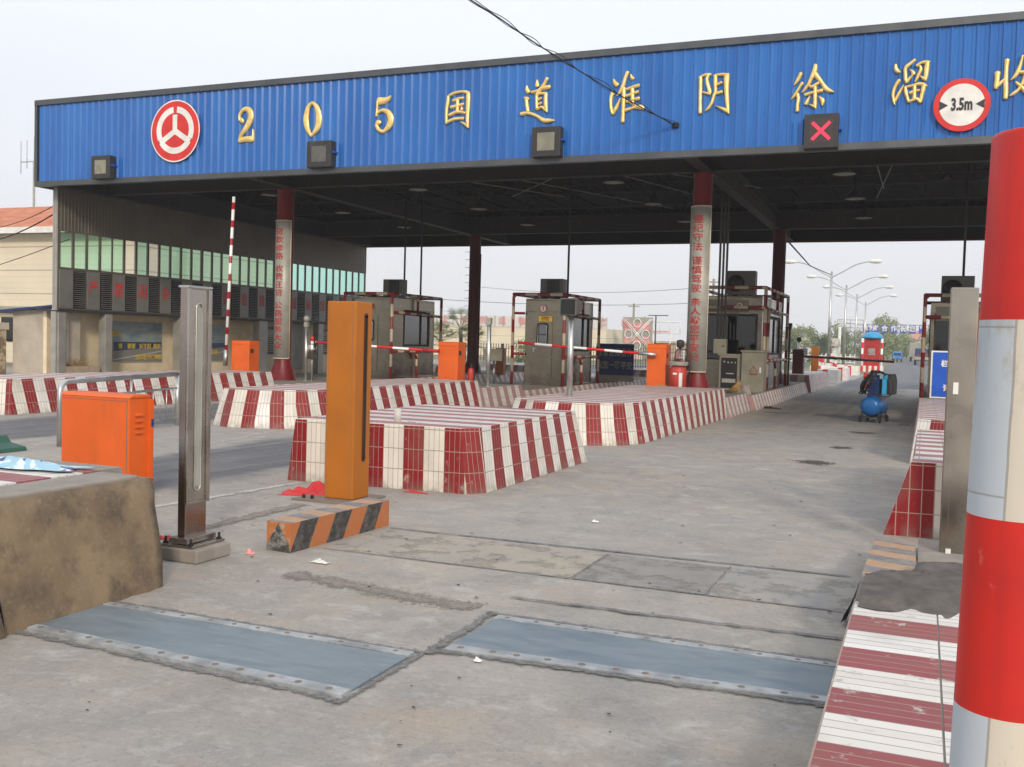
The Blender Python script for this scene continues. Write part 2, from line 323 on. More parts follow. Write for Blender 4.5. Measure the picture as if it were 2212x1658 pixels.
def block_mat():
    n = N('damp_stained_render'); p = n.pos(); a = n.noise(p, 2.4, 6, .6); b = n.noise(n.map(p, (1, 1, 1), (3, 7, 2)), 4.5, 7, .65); d = n.noise(p, 45, 4)
    c = n.mix(n.rng(a, .38, .62), (.145, .102, .062), (.23, .163, .098)); c = n.mix(n.rng(b, .50, .66, 0, .75), c, (.075, .058, .042))
    c = n.mix(n.rng(d, .55, .8, 0, .4), c, (.32, .27, .2))
    n.bump(n.math('ADD', b, n.math('MULTIPLY', d, .5)), .5, .012); return n.fin(c, .92)
M['block'] = block_mat()
def poster_mat(name):
    n = N(name); uv = n.sep(n.coord('UV')); v = uv[1]; u = uv[0]; p = n.pos()
    cl = n.noise(n.map(p, (1, .6, 2)), 2.5, 6, .6)
    skyc = n.mix(n.rng(cl, .35, .65), (.12, .20, .24), (.30, .34, .32))
    sea = (.012, .035, .10); road = n.mix(n.noise(p, 6, 3), (.16, .16, .15), (.25, .24, .22))
    hz = n.math('ADD', .16, n.math('MULTIPLY', u, .12))
    c = n.mix(n.math('LESS_THAN', v, .50), skyc, sea); c = n.mix(n.math('LESS_THAN', v, n.math('ADD', hz, .10)), c, road)
    ln = n.math('LESS_THAN', n.math('ABSOLUTE', n.math('SUBTRACT', v, n.math('ADD', n.math('MULTIPLY', u, .22), .04))), .012)
    c = n.mix(ln, c, (.5, .5, .48)); return n.fin(c, .3)
M['poster'] = poster_mat('road_and_sea_print')
def tilewall(name, c, s=(1, 4.2)):
    n = N(name); p = n.pos(); z = n.sep(p)[2]
    ln = n.math('LESS_THAN', n.math('FRACT', n.math('MULTIPLY', z, s[1])), .07)
    ln2 = n.math('LESS_THAN', n.math('FRACT', n.math('MULTIPLY', z, s[1]/4.)), .05)
    a = n.noise(p, .8, 5); c2 = n.mix(n.rng(a, .3, .7), mul(c, .93), mul(c, 1.05))
    c2 = n.mix(n.math('MULTIPLY', ln, .25), c2, (.3, .27, .22)); c2 = n.mix(n.math('MULTIPLY', ln2, .6), c2, (.25, .22, .18)); return n.fin(c2, .7)
M['tilewall'] = tilewall('cream_tiled_wall', (.70, .62, .48))
def ribwall(name, c, k=6.):
    n = N(name); p = n.pos(); X = n.sep(p)[0]
    ln = n.math('LESS_THAN', n.math('FRACT', n.math('MULTIPLY', X, k)), .25); return n.fin(n.mix(n.math('MULTIPLY', ln, .6), c, mul(c, .5)), .7)
M['rib_white'] = ribwall('white_ribbed_parapet', (.62, .60, .57), 1.2)
def rooftile():
    n = N('orange_roof_tile'); p = n.pos(); s = n.sep(p)
    h = n.math('ADD', n.math('SINE', n.math('MULTIPLY', s[0], 21.)), n.math('MULTIPLY', n.math('FRACT', n.math('MULTIPLY', s[2], 5.)), 1.2))
    n.bump(h, .8, .03); return n.fin(n.mix(n.rng(n.noise(p, 2, 5), .35, .65), (.42, .12, .05), (.60, .22, .11)), .7)
M['rooftile'] = rooftile()
def peel():
    n = N('peeling_plaster'); p = n.pos(); a = n.noise(p, 3.5, 8, .7, .5)
    c = n.mix(n.rng(a, .46, .54), (.19, .135, .085), (.42, .36, .26)); n.bump(a, .4, .02); return n.fin(c, .95)
M['peel'] = peel()
def leaf(name, c1, c2, tr=.25):
    n = N(name); p = n.coord('Object'); a = n.noise(p, 1.3, 3); b = n.noise(p, 14, 2)
    c = n.mix(n.rng(a, .35, .65), c1, c2); c = n.mix(n.rng(b, .4, .7, 0, .5), c, mul(c1, .6)); return n.fin(c, .7)
M['leaf_pale'] = leaf('pale_spring_leaf', (.19, .24, .09), (.29, .32, .15)); M['leaf_mid'] = leaf('mid_green_leaf', (.13, .18, .065), (.20, .25, .10))  # tree greens paled so the colour carries part of the distance haze
M['leaf_dark'] = leaf('dark_evergreen_leaf', (.06, .085, .045), (.10, .13, .07)); M['palm'] = leaf('palm_leaf', (.07, .12, .03), (.16, .20, .06))
M['bark'] = paint('bark', (.12, .10, .08), .95); M['hedge'] = leaf('hedge_leaf', (.04, .08, .02), (.08, .13, .04))

# ---------------------------------------------------------------- geometry helpers
class MB:
    def __init__(s): s.v = []; s.f = []; s.uv = []; s.mi = []; s.m = 0; s.sm = []; s.smooth = False
    def face(s, pts, uv=None):
        i = len(s.v); s.v += [tuple(p) for p in pts]; s.f.append(tuple(range(i, i+len(pts))))
        s.uv.append(uv or [(p[0], p[2]) for p in pts]); s.mi.append(s.m); s.sm.append(s.smooth)
    def box(s, x0, x1, y0, y1, z0, z1):
        x0, x1 = min(x0, x1), max(x0, x1); y0, y1 = min(y0, y1), max(y0, y1); z0, z1 = min(z0, z1), max(z0, z1)
        P = lambda a, b, c: (a, b, c)
        s.face([P(x0, y0, z0), P(x1, y0, z0), P(x1, y0, z1), P(x0, y0, z1)], [(x0, z0), (x1, z0), (x1, z1), (x0, z1)])
        s.face([P(x1, y1, z0), P(x0, y1, z0), P(x0, y1, z1), P(x1, y1, z1)], [(x1, z0), (x0, z0), (x0, z1), (x1, z1)])
        s.face([P(x1, y0, z0), P(x1, y1, z0), P(x1, y1, z1), P(x1, y0, z1)], [(y0, z0), (y1, z0), (y1, z1), (y0, z1)])
        s.face([P(x0, y1, z0), P(x0, y0, z0), P(x0, y0, z1), P(x0, y1, z1)], [(y1, z0), (y0, z0), (y0, z1), (y1, z1)])
        s.face([P(x0, y0, z1), P(x1, y0, z1), P(x1, y1, z1), P(x0, y1, z1)], [(y0, x0), (y0, x1), (y1, x1), (y1, x0)])
        s.face([P(x0, y1, z0), P(x1, y1, z0), P(x1, y0, z0), P(x0, y0, z0)], [(y1, x0), (y1, x1), (y0, x1), (y0, x0)])
        return s
    def ring(s, c, ax, r, n=12, ph=0):
        ax = Vector(ax).normalized(); a = ax.orthogonal().normalized(); b = ax.cross(a)
        return [Vector(c)+a*r*math.cos(2*math.pi*k/n+ph)+b*r*math.sin(2*math.pi*k/n+ph) for k in range(n)]
    def tube(s, pts, r, n=8, cap=True):
        """a tube along points; r one radius or one for each point; uv v = length along it"""
        pts = [Vector(p) for p in pts]; rs = r if isinstance(r, (list, tuple)) else [r]*len(pts); sm = s.smooth; s.smooth = True
        prev = None; rings = []; L = 0
        for i, p in enumerate(pts):
            t = ((pts[min(i+1, len(pts)-1)]-p).normalized() + (p-pts[max(i-1, 0)]).normalized())
            if t.length < 1e-6: t = pts[-1]-pts[0]
            t.normalize()
            if prev is None: a = t.orthogonal().normalized()
            else:
                a = prev - t*prev.dot(t)
                a = a.normalized() if a.length > 1e-5 else t.orthogonal().normalized()
            prev = a; b = t.cross(a)
            if i: L += (p-pts[i-1]).length
            base = len(s.v); s.v += [tuple(p+a*rs[i]*math.cos(2*math.pi*k/n)+b*rs[i]*math.sin(2*math.pi*k/n)) for k in range(n)]; rings.append((base, L))
        for (b0, l0), (b1, l1) in zip(rings, rings[1:]):
            for k in range(n):
                k2 = (k+1) % n; s.f.append((b0+k, b0+k2, b1+k2, b1+k)); s.uv.append([(k/n, l0), ((k+1)/n, l0), ((k+1)/n, l1), (k/n, l1)]); s.mi.append(s.m); s.sm.append(True)
        if cap:
            for (b0, l0), rev in ((rings[0], True), (rings[-1], False)):
                ids = list(range(b0, b0+n)); ids = ids[::-1] if rev else ids
                s.f.append(tuple(ids)); s.uv.append([(0, l0+.001 if rev else l0-.001)]*n); s.mi.append(s.m); s.sm.append(False)
        s.smooth = sm; return s
    def cyl(s, a, b, r, n=16): return s.tube([a, b], r, n)
    def lathe(s, prof, c=(0, 0, 0), n=20, ax='z'):
        """prof: (radius, height) pairs"""
        cx, cy, cz = c; rings = []; s_m = True
        for r, h in prof:
            base = len(s.v)
            for k in range(n):
                t = 2*math.pi*k/n
                if ax == 'z': s.v.append((cx+r*math.cos(t), cy+r*math.sin(t), cz+h))
                elif ax == 'y': s.v.append((cx+r*math.cos(t), cy+h, cz+r*math.sin(t)))
                else: s.v.append((cx+h, cy+r*math.cos(t), cz+r*math.sin(t)))
            rings.append((base, h))
        for (b0, l0), (b1, l1) in zip(rings, rings[1:]):
            for k in range(n):
                k2 = (k+1) % n; s.f.append((b0+k, b0+k2, b1+k2, b1+k)); s.uv.append([(k/n, l0), ((k+1)/n, l0), ((k+1)/n, l1), (k/n, l1)]); s.mi.append(s.m); s.sm.append(True)
        for (b0, l0), rev in ((rings[0], True), (rings[-1], False)):
            ids = list(range(b0, b0+n)); ids = ids[::-1] if rev else ids
            s.f.append(tuple(ids)); s.uv.append([(0, l0)]*n); s.mi.append(s.m); s.sm.append(False)
        return s
    def prism(s, poly, axis, a, b):
        """poly in the plane across the axis ('x': (y,z), 'y': (x,z), 'z': (x,y)), extruded a..b"""
        def P(p, t): return {'x': (t, p[0], p[1]), 'y': (p[0], t, p[1]), 'z': (p[0], p[1], t)}[axis]
        n = len(poly); s.face([P(p, a) for p in poly][::-1]); s.face([P(p, b) for p in poly])
        for i in range(n):
            p, q = poly[i], poly[(i+1) % n]; s.face([P(p, a), P(q, a), P(q, b), P(p, b)], [(0, 0), (1, 0), (1, b-a), (0, b-a)])
        return s
    def build(s, name, mats, parent=None, bevel=0, recalc=True):
        me = bpy.data.meshes.new(name); me.from_pydata(s.v, [], s.f)
        uvl = me.uv_layers.new(name='UVMap'); i = 0
        for fu in s.uv:
            for q in fu: uvl.data[i].uv = q; i += 1
        for p, k, sm in zip(me.polygons, s.mi, s.sm): p.material_index = k; p.use_smooth = sm
        for m in (mats if isinstance(mats, (list, tuple)) else [mats]): me.materials.append(M[m] if isinstance(m, str) else m)
        if recalc:
            import bmesh
            bm = bmesh.new(); bm.from_mesh(me); bmesh.ops.remove_doubles(bm, verts=bm.verts, dist=1e-5)
            bmesh.ops.recalc_face_normals(bm, faces=bm.faces); bm.to_mesh(me); bm.free()
        o = bpy.data.objects.new(name, me); COL.objects.link(o)
        if parent: o.parent = parent; o.matrix_parent_inverse = Matrix.Identity(4); o.location = -Vector(parent_loc(parent))
        if bevel:
            bv = o.modifiers.new('bevel', 'BEVEL'); bv.width = bevel; bv.segments = 2; bv.limit_method = 'ANGLE'; bv.angle_limit = R(35)
        return o
WL = {}
def parent_loc(p):
    v = Vector((0, 0, 0))
    while p: v += p.location; p = p.parent
    return v
def tag(o, label=None, cat=None, group=None, kind=None):
    if label: o['label'] = label
    if cat: o['category'] = cat
    if group: o['group'] = group
    if kind: o['kind'] = kind
    return o
def thing(name, loc, label, cat, group=None):
    o = bpy.data.objects.new(name, None); COL.objects.link(o); o.location = loc; o.empty_display_size = .2
    return tag(o, label, cat, group)
def structure(o): o['kind'] = 'structure'; return o
def relabel(o, label): o['label'] = label; return o
def children(o): return [c for c in COL.objects if c.parent == o]
def copy_tree(o, parent=None):
    c = o.copy(); COL.objects.link(c)
    if parent: c.parent = parent
    for ch in children(o): copy_tree(ch, c)
    return c
def text(body, h, mat, name, parent, loc, face='-y', extrude=.004, bold=0, sx=1., sz=1., center=True, label=None, spacing=None, tilt=0):
    """lettering as a mesh; face is the way it looks: '-y' or '+x'"""
    cu = bpy.data.curves.new(name, 'FONT'); cu.body = body; cu.size = h; cu.extrude = extrude; cu.resolution_u = 2; cu.offset = bold
    if center: cu.align_x = 'CENTER'
    cu.align_y = 'CENTER'
    if spacing: cu.space_character = spacing
    t = bpy.data.objects.new(name, cu); COL.objects.link(t); bpy.context.view_layer.update()
    me = bpy.data.meshes.new_from_object(t.evaluated_get(bpy.context.evaluated_depsgraph_get())); bpy.data.objects.remove(t)
    rot = Matrix.Rotation(R(90), 4, 'X')
    if face == '+x': rot = Matrix.Rotation(R(90), 4, 'Z') @ rot
    me.transform(rot @ Matrix.Rotation(tilt, 4, 'Z') @ Matrix.Diagonal((sx, sz, 1, 1)))
    me.materials.clear(); me.materials.append(M[mat]); me.name = name
    o = bpy.data.objects.new(name, me); COL.objects.link(o)
    if parent: o.parent = parent; o.location = Vector(loc)-parent_loc(parent)
    else: o.location = loc
    if label: o['label'] = label
    return o
def join_text(objs, name):
    """joins a few lettering meshes (same parent and material) into one"""
    mb = MB(); par = objs[0].parent; mat = objs[0].data.materials[0]
    for o in objs:
        off = o.location + parent_loc(par); b = len(mb.v); mb.v += [tuple(v.co+off) for v in o.data.vertices]
        for p in o.data.polygons: mb.f.append(tuple(b+i for i in p.vertices)); mb.uv.append([(0, 0)]*len(p.vertices)); mb.mi.append(0); mb.sm.append(False)
    for o in objs: bpy.data.objects.remove(o)
    return mb.build(name, mat, par, recalc=False)
def smooth_pts(pts, n=6):
    """Catmull-Rom through points of any dimension"""
    P = [pts[0]]+list(pts)+[pts[-1]]; o = []
    for i in range(1, len(P)-2):
        for k in range(n):
            t = k/n; o.append(tuple(.5*((2*b)+(-a+c)*t+(2*a-5*b+4*c-d)*t*t+(-a+3*b-3*c+d)*t**3) for a, b, c, d in zip(P[i-1], P[i], P[i+1], P[i+2])))
    o.append(tuple(pts[-1])); return o
GOLD={"guo":[[[-9880,6830,28],[-9894,6690,33],[-9916,6535,30],[-9919,6379,30],[-9912,6230,24]],[[-9897,6815,20],[-9767,6877,30],[-9594,6904,24],[-9463,6891,31],[-9376,6861,27]],[[-9402,6867,39],[-9402,6735,45],[-9402,6581,43],[-9406,6426,39],[-9406,6271,35],[-9380,6106,16]],[[-9381,6130,24],[-9443,6187,30],[-9566,6249,6]],[[-9917,6246,24],[-9795,6301,32],[-9656,6324,30],[-9499,6323,30]],[[-9763,6721,28],[-9633,6759,28],[-9511,6766,25]],[[-9812,6583,32],[-9664,6605,30],[-9508,6634,25]],[[-9851,6414,28],[-9695,6467,31],[-9581,6468,28],[-9476,6438,27]],[[-9659,6737,35],[-9655,6597,33],[-9659,6457,33]],[[-9549,6574,8],[-9548,6512,35]]],"dao":[[[-8024,6921,11],[-8026,6853,34],[-7991,6783,46]],[[-7794,7025,11],[-7796,6950,34],[-7790,6897,42]],[[-7568,7045,34],[-7621,6952,30],[-7675,6866,38],[-7754,6789,38],[-7792,6701,34]],[[-7917,6778,29],[-7795,6792,27],[-7675,6843,34],[-7505,6861,38]],[[-7793,6732,30],[-7798,6612,27],[-7783,6415,27]],[[-7761,6729,23],[-7671,6738,23],[-7566,6723,26]],[[-7590,6718,38],[-7594,6598,38],[-7581,6447,38],[-7545,6332,11]],[[-7765,6609,23],[-7685,6642,23]],[[-7762,6511,21],[-7682,6544,21]],[[-7791,6408,23],[-7679,6453,23],[-7620,6405,23],[-7546,6340,11]],[[-8087,6676,11],[-8029,6657,34],[-7970,6638,19]],[[-8036,6643,38],[-8016,6513,32],[-7987,6375,32]],[[-8142,6332,38],[-8003,6346,31],[-7887,6316,30],[-7754,6255,30],[-7629,6172,42],[-7507,6158,42],[-7378,6150,15]]],"huai":[[[-6110,6915,12],[-6083,6842,39],[-6032,6792,43]],[[-5750,6989,8],[-5727,6925,31],[-5694,6891,31]],[[-6110,6657,40],[-6152,6566,32],[-6160,6434,28],[-6138,6291,28],[-6107,6203,24]],[[-6107,6203,24],[-6041,6324,32],[-5995,6423,24],[-5957,6514,9]],[[-5820,7041,35],[-5865,6920,31],[-5909,6767,35],[-5954,6670,32],[-6025,6573,9]],[[-5891,6727,35],[-5886,6571,35],[-5889,6416,33],[-5890,6221,33],[-5892,6034,35]],[[-5849,6685,24],[-5720,6723,27],[-5568,6758,33]],[[-5712,6699,35],[-5703,6559,35],[-5693,6403,31]],[[-5837,6560,24],[-5708,6590,24],[-5580,6628,27]],[[-5816,6442,24],[-5688,6473,24],[-5559,6495,33]],[[-5859,6266,31],[-5706,6303,27],[-5626,6321,31],[-5505,6306,47],[-5463,6264,23]],[[-5751,6430,20],[-5626,6337,27]]],"yin":[[[-4320,6833,32],[-4314,6675,32],[-4311,6479,30],[-4307,6282,30],[-4301,6118,33]],[[-4330,6827,20],[-4218,6864,25],[-4113,6863,23]],[[-4165,6860,33],[-4189,6777,26],[-4179,6692,30],[-4149,6598,33],[-4119,6498,30]],[[-4112,6485,26],[-4192,6503,20],[-4279,6529,12]],[[-4026,6837,33],[-4022,6719,32],[-4018,6622,26],[-4014,6511,26],[-4044,6428,26],[-4073,6319,26],[-4129,6219,26],[-4206,6145,7]],[[-4052,6832,20],[-3922,6848,25],[-3765,6830,29]],[[-3804,6826,49],[-3803,6638,43],[-3789,6443,36],[-3769,6247,33],[-3737,6070,16]],[[-3744,6103,26],[-3831,6161,30],[-3991,6236,5]],[[-3987,6652,20],[-3896,6691,26]],[[-4000,6484,25],[-3883,6508,28]]],"xu":[[[-2391,6756,31],[-2427,6671,31],[-2471,6592,21],[-2515,6531,6]],[[-2357,6570,27],[-2407,6493,19],[-2463,6395,24],[-2513,6317,21],[-2555,6268,6]],[[-2442,6366,31],[-2421,6263,29],[-2434,6162,26],[-2433,6039,31]],[[-2129,6891,31],[-2147,6771,41],[-2201,6640,31],[-2250,6529,27],[-2300,6458,24],[-2360,6381,7]],[[-2139,6730,41],[-2070,6644,37],[-1994,6537,31],[-1918,6431,37],[-1865,6394,34],[-1779,6357,12]],[[-2236,6508,21],[-2182,6483,24],[-2118,6512,27],[-2060,6549,26]],[[-2302,6340,27],[-2191,6369,24],[-2093,6383,26],[-1989,6402,33]],[[-2123,6479,31],[-2116,6377,29],[-2114,6242,31],[-2108,6107,27],[-2094,6069,14]],[[-2101,6093,24],[-2155,6123,20],[-2219,6155,5]],[[-2208,6316,5],[-2251,6224,27],[-2282,6159,31]],[[-2037,6284,10],[-1975,6213,37],[-1977,6112,10]]],"liu":[[[-704,6784,19],[-698,6708,32],[-660,6655,32],[-614,6632,8]],[[-629,6495,29],[-674,6429,29],[-712,6343,26],[-729,6237,24],[-712,6128,22],[-688,6044,8]],[[-696,6102,22],[-647,6206,24],[-592,6322,19],[-548,6407,5]],[[-378,6846,22],[-435,6794,25],[-503,6743,32],[-534,6695,25],[-533,6607,29],[-523,6506,27],[-505,6435,19]],[[-503,6448,22],[-458,6507,22],[-408,6572,11]],[[-453,6676,6],[-404,6622,29],[-390,6584,29]],[[-344,6730,22],[-281,6775,22],[-194,6793,25],[-130,6782,22]],[[-165,6785,38],[-171,6667,38],[-179,6561,35],[-186,6456,22]],[[-181,6474,22],[-229,6503,22],[-277,6544,5]],[[-291,6726,16],[-271,6668,25],[-302,6577,25],[-334,6492,22],[-367,6441,8]],[[-523,6361,22],[-507,6259,29],[-479,6163,25],[-452,6079,19]],[[-523,6361,16],[-405,6378,22],[-306,6402,25],[-218,6389,28],[-152,6347,11]],[[-205,6370,38],[-219,6271,32],[-238,6172,28],[-251,6060,22]],[[-452,6092,25],[-371,6118,22],[-313,6133,25],[-251,6060,22]],[[-364,6369,29],[-362,6262,27],[-360,6130,29]],[[-441,6248,25],[-360,6274,22],[-281,6287,19]]],"shou":[[[1000,6509,44],[997,6398,36],[990,6311,36],[983,6229,30]],[[998,6246,18],[1059,6323,24],[1115,6378,18]],[[1143,6720,38],[1138,6592,30],[1136,6446,30],[1140,6300,36],[1146,6153,36],[1146,6042,33]],[[1388,6776,15],[1367,6661,21],[1336,6536,29],[1293,6440,29],[1212,6353,7]],[[1343,6489,24],[1422,6483,29],[1500,6500,29]],[[1298,6318,18],[1381,6236,29],[1464,6143,35],[1573,6036,15]],[[1450,6457,29],[1414,6309,29],[1346,6186,24],[1285,6132,27],[1218,6084,15]]],"2":[[[-15435,6614,71],[-15409,6640,67]],[[-15481,6626,26],[-15479,6755,33],[-15368,6882,41],[-15228,6868,63],[-15158,6753,70],[-15176,6617,70],[-15280,6449,63],[-15435,6274,37],[-15489,6120,19]],[[-15489,6126,37],[-15354,6169,56],[-15106,6165,67]],[[-15100,6128,41],[-15080,6237,30],[-15074,6392,13]]],"0":[[[-13418,6923,29],[-13533,6814,47],[-13585,6550,65],[-13537,6316,54],[-13422,6140,25]],[[-13418,6923,29],[-13289,6799,54],[-13230,6565,72],[-13261,6336,65],[-13422,6140,25]]],"5":[[[-11644,6841,77],[-11505,6840,66],[-11386,6875,45],[-11324,6931,14]],[[-11664,6833,21],[-11675,6644,21],[-11686,6498,26]],[[-11667,6558,21],[-11539,6627,35],[-11398,6567,59],[-11319,6433,69],[-11351,6281,66],[-11487,6150,35],[-11618,6192,38],[-11687,6300,42]],[[-11642,6370,66],[-11631,6331,66]]]}
# ================================================================ the setting
def sheet(name, pts, z, mat, kind='structure', label=None, cat=None, group=None):
    mb = MB(); mb.face([(x, y, z) for x, y in pts], [(x, y) for x, y in pts]); o = mb.build(name, mat)
    return tag(o, label, cat, group, kind)
def rect(x0, x1, y0, y1): return [(x0, y0), (x1, y0), (x1, y1), (x0, y1)]
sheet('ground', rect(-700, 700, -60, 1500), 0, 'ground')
sheet('road', [(-3.3, 43), (9, 43), (11, 140), (14, 700), (-4.5, 700), (-3.6, 140)], .004, 'asphalt')
sheet('side_road', [(-21, 47), (-12.5, 47), (-9.0, 150), (-9, 260), (-14, 260)], .004, 'asphalt')
sheet('verge', [(-12.3, 62), (-8.9, 62), (-7.6, 300), (-9, 300)], .008, 'hedge')
def jag(x0, y0, x1, y1, w, j, n=26, seed=1):
    """an irregular strip from one point to another"""
    rr = random.Random(seed); a = Vector((x0, y0)); b = Vector((x1, y1)); d = (b-a).normalized(); nrm = Vector((-d.y, d.x)); P = []; Q = []
    for i in range(n+1):
        p = a.lerp(b, i/n); P.append(p+nrm*(w*.66+rr.uniform(-j, j)*.8)); Q.append(p-nrm*(w*.66+rr.uniform(-j, j)*.8))
    return [tuple(p) for p in P[::-1]+Q]
def strip(name, segs, z, mat):
    mb = MB()
    for a in segs:
        n = (len(a))//2; P = a[:n][::-1]; Q = a[n:]
        for i in range(n-1): mb.face([(*Q[i], z), (*Q[i+1], z), (*P[i+1], z), (*P[i], z)], [(i/(n-1), 0), ((i+1)/(n-1), 0), ((i+1)/(n-1), 1), (i/(n-1), 1)])
        z += .0008
    return structure(mb.build(name, mat, recalc=False))
# slab covers across the lane
for xs, mt in (((-3.86, -2.02), 'slab_tan'), ((-2.0, -1.16), 'slab_grey'), ((-1.14, -.31), 'slab_mid')): sheet('pavement_slab', rect(*xs, 5.92, 6.76), .003, mt)
strip('slab_joints', [jag(-3.87, 5.90, -.3, 5.93, .016, .003, seed=2), jag(-3.9, 6.80, -.3, 6.88, .038, .006, seed=3), jag(-2.01, 5.92, -2.01, 6.75, .02, .005, seed=4),
    jag(-1.15, 5.92, -1.15, 6.78, .014, .004, seed=5), jag(-2.2, 5.30, -.3, 5.35, .05, .022, seed=61)], .008, 'mortar')
strip('repair_patch', [jag(-3.66, 5.18, -2.22, 4.98, .24, .03, seed=7), jag(-5.05, 5.95, -5.02, 7.4, .20, .03, seed=8)], .004, 'patch')
strip('kerb_line', [jag(-6.02, 6.4, -5.80, 8.5, .14, .012, seed=9), jag(-8.75, 10.5, -9.3, 13.2, .05, .012, seed=10), jag(-3.32, 52.5, -3.3, 64, .10, .01, seed=12)], .004, 'whiteline')
for i, (x, y, a, b) in enumerate([(-1.27, 13.64, .30, .34), (-1.12, 15.97, .24, .3), (-.96, 19.13, .3, .3), (-3.05, 23.6, .5, .16)]):
    rr = random.Random(i); pts = [(x+a*1.3*math.cos(t/18*6.283)*rr.uniform(.6, 1.1), y+b*1.3*math.sin(t/18*6.283)*rr.uniform(.6, 1.1)) for t in range(18)]; mb = MB()
    for q in range(18): mb.face([(x, y, .006), (*pts[q], .006), (*pts[(q+1) % 18], .006)], [(.5, .5), (.5, 0), (.5, 0)])
    tag(mb.build('oil_stain', 'oilmark'), ['dark oil stain on the concrete lane nearest the camera', 'small dark forked oil stain in the middle of the lane', 'dark oil stain just in front of the blue compressor', 'dark stain beside the kerb of the middle island'][i], 'stain', 'oil stains on the lane')

# ---------------------------------------------------------------- weighing plates
def weigh_plate(x0, x1, y0, y1, label, flip):
    def fix(o):
        for v in o.data.vertices:
            k = (v.co.x-x0)/(x1-x0); k = k if flip else 1-k; v.co.y += .10*k*max(0, (y1+.07-v.co.y)/(y1+.17-y0))
        return o
    t = thing('weighbridge_plate', (x0, y0, 0), label, 'weigh plate', 'steel weighing plates set in the lane')
    m = MB(); m.box(x0, x1, y0, y1, -.02, .012)
    fix(m.build('plate', 'plate', t, bevel=.002))
    m = MB(); m.box(x0, x1, y0-.085, y0-.006, -.02, .016); m.box(x0, x1, y1+.008, y1+.07, -.02, .016); fix(m.build('flange', 'plate_edge', t, bevel=.002))
    m = MB(); n = 12
    for k in range(n):
        x = x0+.07+(x1-x0-.14)*k/(n-1)+random.uniform(-.02, .02)
        fix(MB().cyl((x, y0-.046, .014), (x, y0-.046, .0175), .017, 14).build('bolt', 'rust', t)); MB().cyl((x, y1+.04, .014), (x, y1+.04, .0175), .013, 12).build('bolt', 'rust', t)
    return t
weigh_plate(-4.05, -2.17, 3.57, 4.06, 'blue grey steel weighing plate beside the brown rendered block', 0)
weigh_plate(-2.07, -.29, 4.33, 4.83, 'blue grey steel weighing plate reaching the red and white kerb', 1)
strip('plate_mortar', [jag(-4.15, 3.54, -2.1, 3.45, .06, .015, 60, 21), jag(-4.1, 4.165, -2.1, 4.165, .06, .016, 60, 22), jag(-2.14, 3.40, -2.14, 4.2, .055, .015, 24, 23),
    jag(-2.16, 4.22, -.28, 4.32, .06, .016, 60, 24), jag(-2.2, 4.94, -.28, 4.94, .065, .018, 60, 25), jag(-2.12, 4.14, -2.12, 4.98, .08, .018, 24, 26)], .005, 'mortar')

# ---------------------------------------------------------------- tiled crash islands
def island(bot, top, zt, label, mats=('tile', 'tiletop'), name='crash_island', u0=0., z0=0., group='red and white tiled islands between the lanes', cat='traffic island', topoff=0., us=None):
    """bot/top: matching corner lists (x, y), counter-clockwise seen from above"""
    mb = MB(); n = len(bot); u = u0
    for i in range(n):
        j = (i+1) % n; a, b, c, d = Vector((*bot[i], z0)), Vector((*bot[j], z0)), Vector((*top[j], zt)), Vector((*top[i], zt))
        L = (b-a).length; H = ((d-a).length+(c-b).length)/2; e_ = (b-a)/L; sc_ = 1.
        if us and i in us: u, sc_ = us[i]
        td, tc = ((d-a).dot(e_), (c-a).dot(e_)) if L > 1.8 else (0, L)
        k = max(1, int(L/1.0)); 
        for q in range(k):
            f0, f1 = q/k, (q+1)/k
            mb.face([a.lerp(b, f0), a.lerp(b, f1), d.lerp(c, f1), d.lerp(c, f0)], [(u+sc_*L*f0, 0), (u+sc_*L*f1, 0), (u+sc_*(td+(tc-td)*f1), H), (u+sc_*(td+(tc-td)*f0), H)])
        u += L*sc_
    mb.m = 1; mb.face([(*p, zt) for p in top], [(p[1]+topoff, p[0]) for p in top])
    o = mb.build(name, list(mats), bevel=.008); return tag(o, label, cat, group)
def boxisland(x0, x1, y0, y1, zt, label, ins=.22, insy=.22, skew=0., **k):
    return island([(x0, y0), (x1, y0+skew), (x1, y1), (x0, y1)], [(x0+ins, y0+insy), (x1-ins, y0+skew+insy), (x1-ins, y1), (x0+ins, y1)], zt, label, **k)
# B the nearest middle island, D behind it, C to the left, A far left, right hand pair
island([(-6.01, 8.53), (-4.03, 8.67), (-3.90, 8.87), (-3.87, 11.9), (-6.01, 11.9)], [(-5.93, 8.54), (-4.11, 8.66), (-3.98, 8.82), (-4.03, 11.85), (-5.98, 11.6)], .64,
       'tall red and white tiled island, the nearest in the middle, behind the ochre post', us={0: (.235, 1.08), 1: (2.59, 1.), 2: (2.82, 1.)})
island([(-5.95, 14.1), (-5.4, 13.65), (-4.54, 13.71), (-4.24, 13.92), (-3.98, 14.18), (-3.85, 14.6), (-3.76, 20.95), (-5.95, 20.95)], [(-5.82, 14.2), (-5.35, 13.8), (-4.62, 13.84), (-4.34, 14.05), (-4.12, 14.3), (-4.0, 14.75), (-3.85, 21.0), (-5.85, 21.0)], .615,
       'long red and white tiled island in front of the second booth and its red column')
island([(-10.61, 12.98), (-10.2, 12.80), (-9.80, 12.86), (-9.35, 13.08), (-9.02, 13.42), (-8.85, 13.95), (-8.82, 19.7), (-10.65, 19.7)], [(-10.45, 13.05), (-10.15, 12.93), (-9.76, 12.96), (-9.44, 13.2), (-9.2, 13.5), (-9.05, 13.95), (-8.98, 19.75), (-10.6, 19.75)], .61,
       'red and white tiled island with a rounded nose, left of the ochre post')
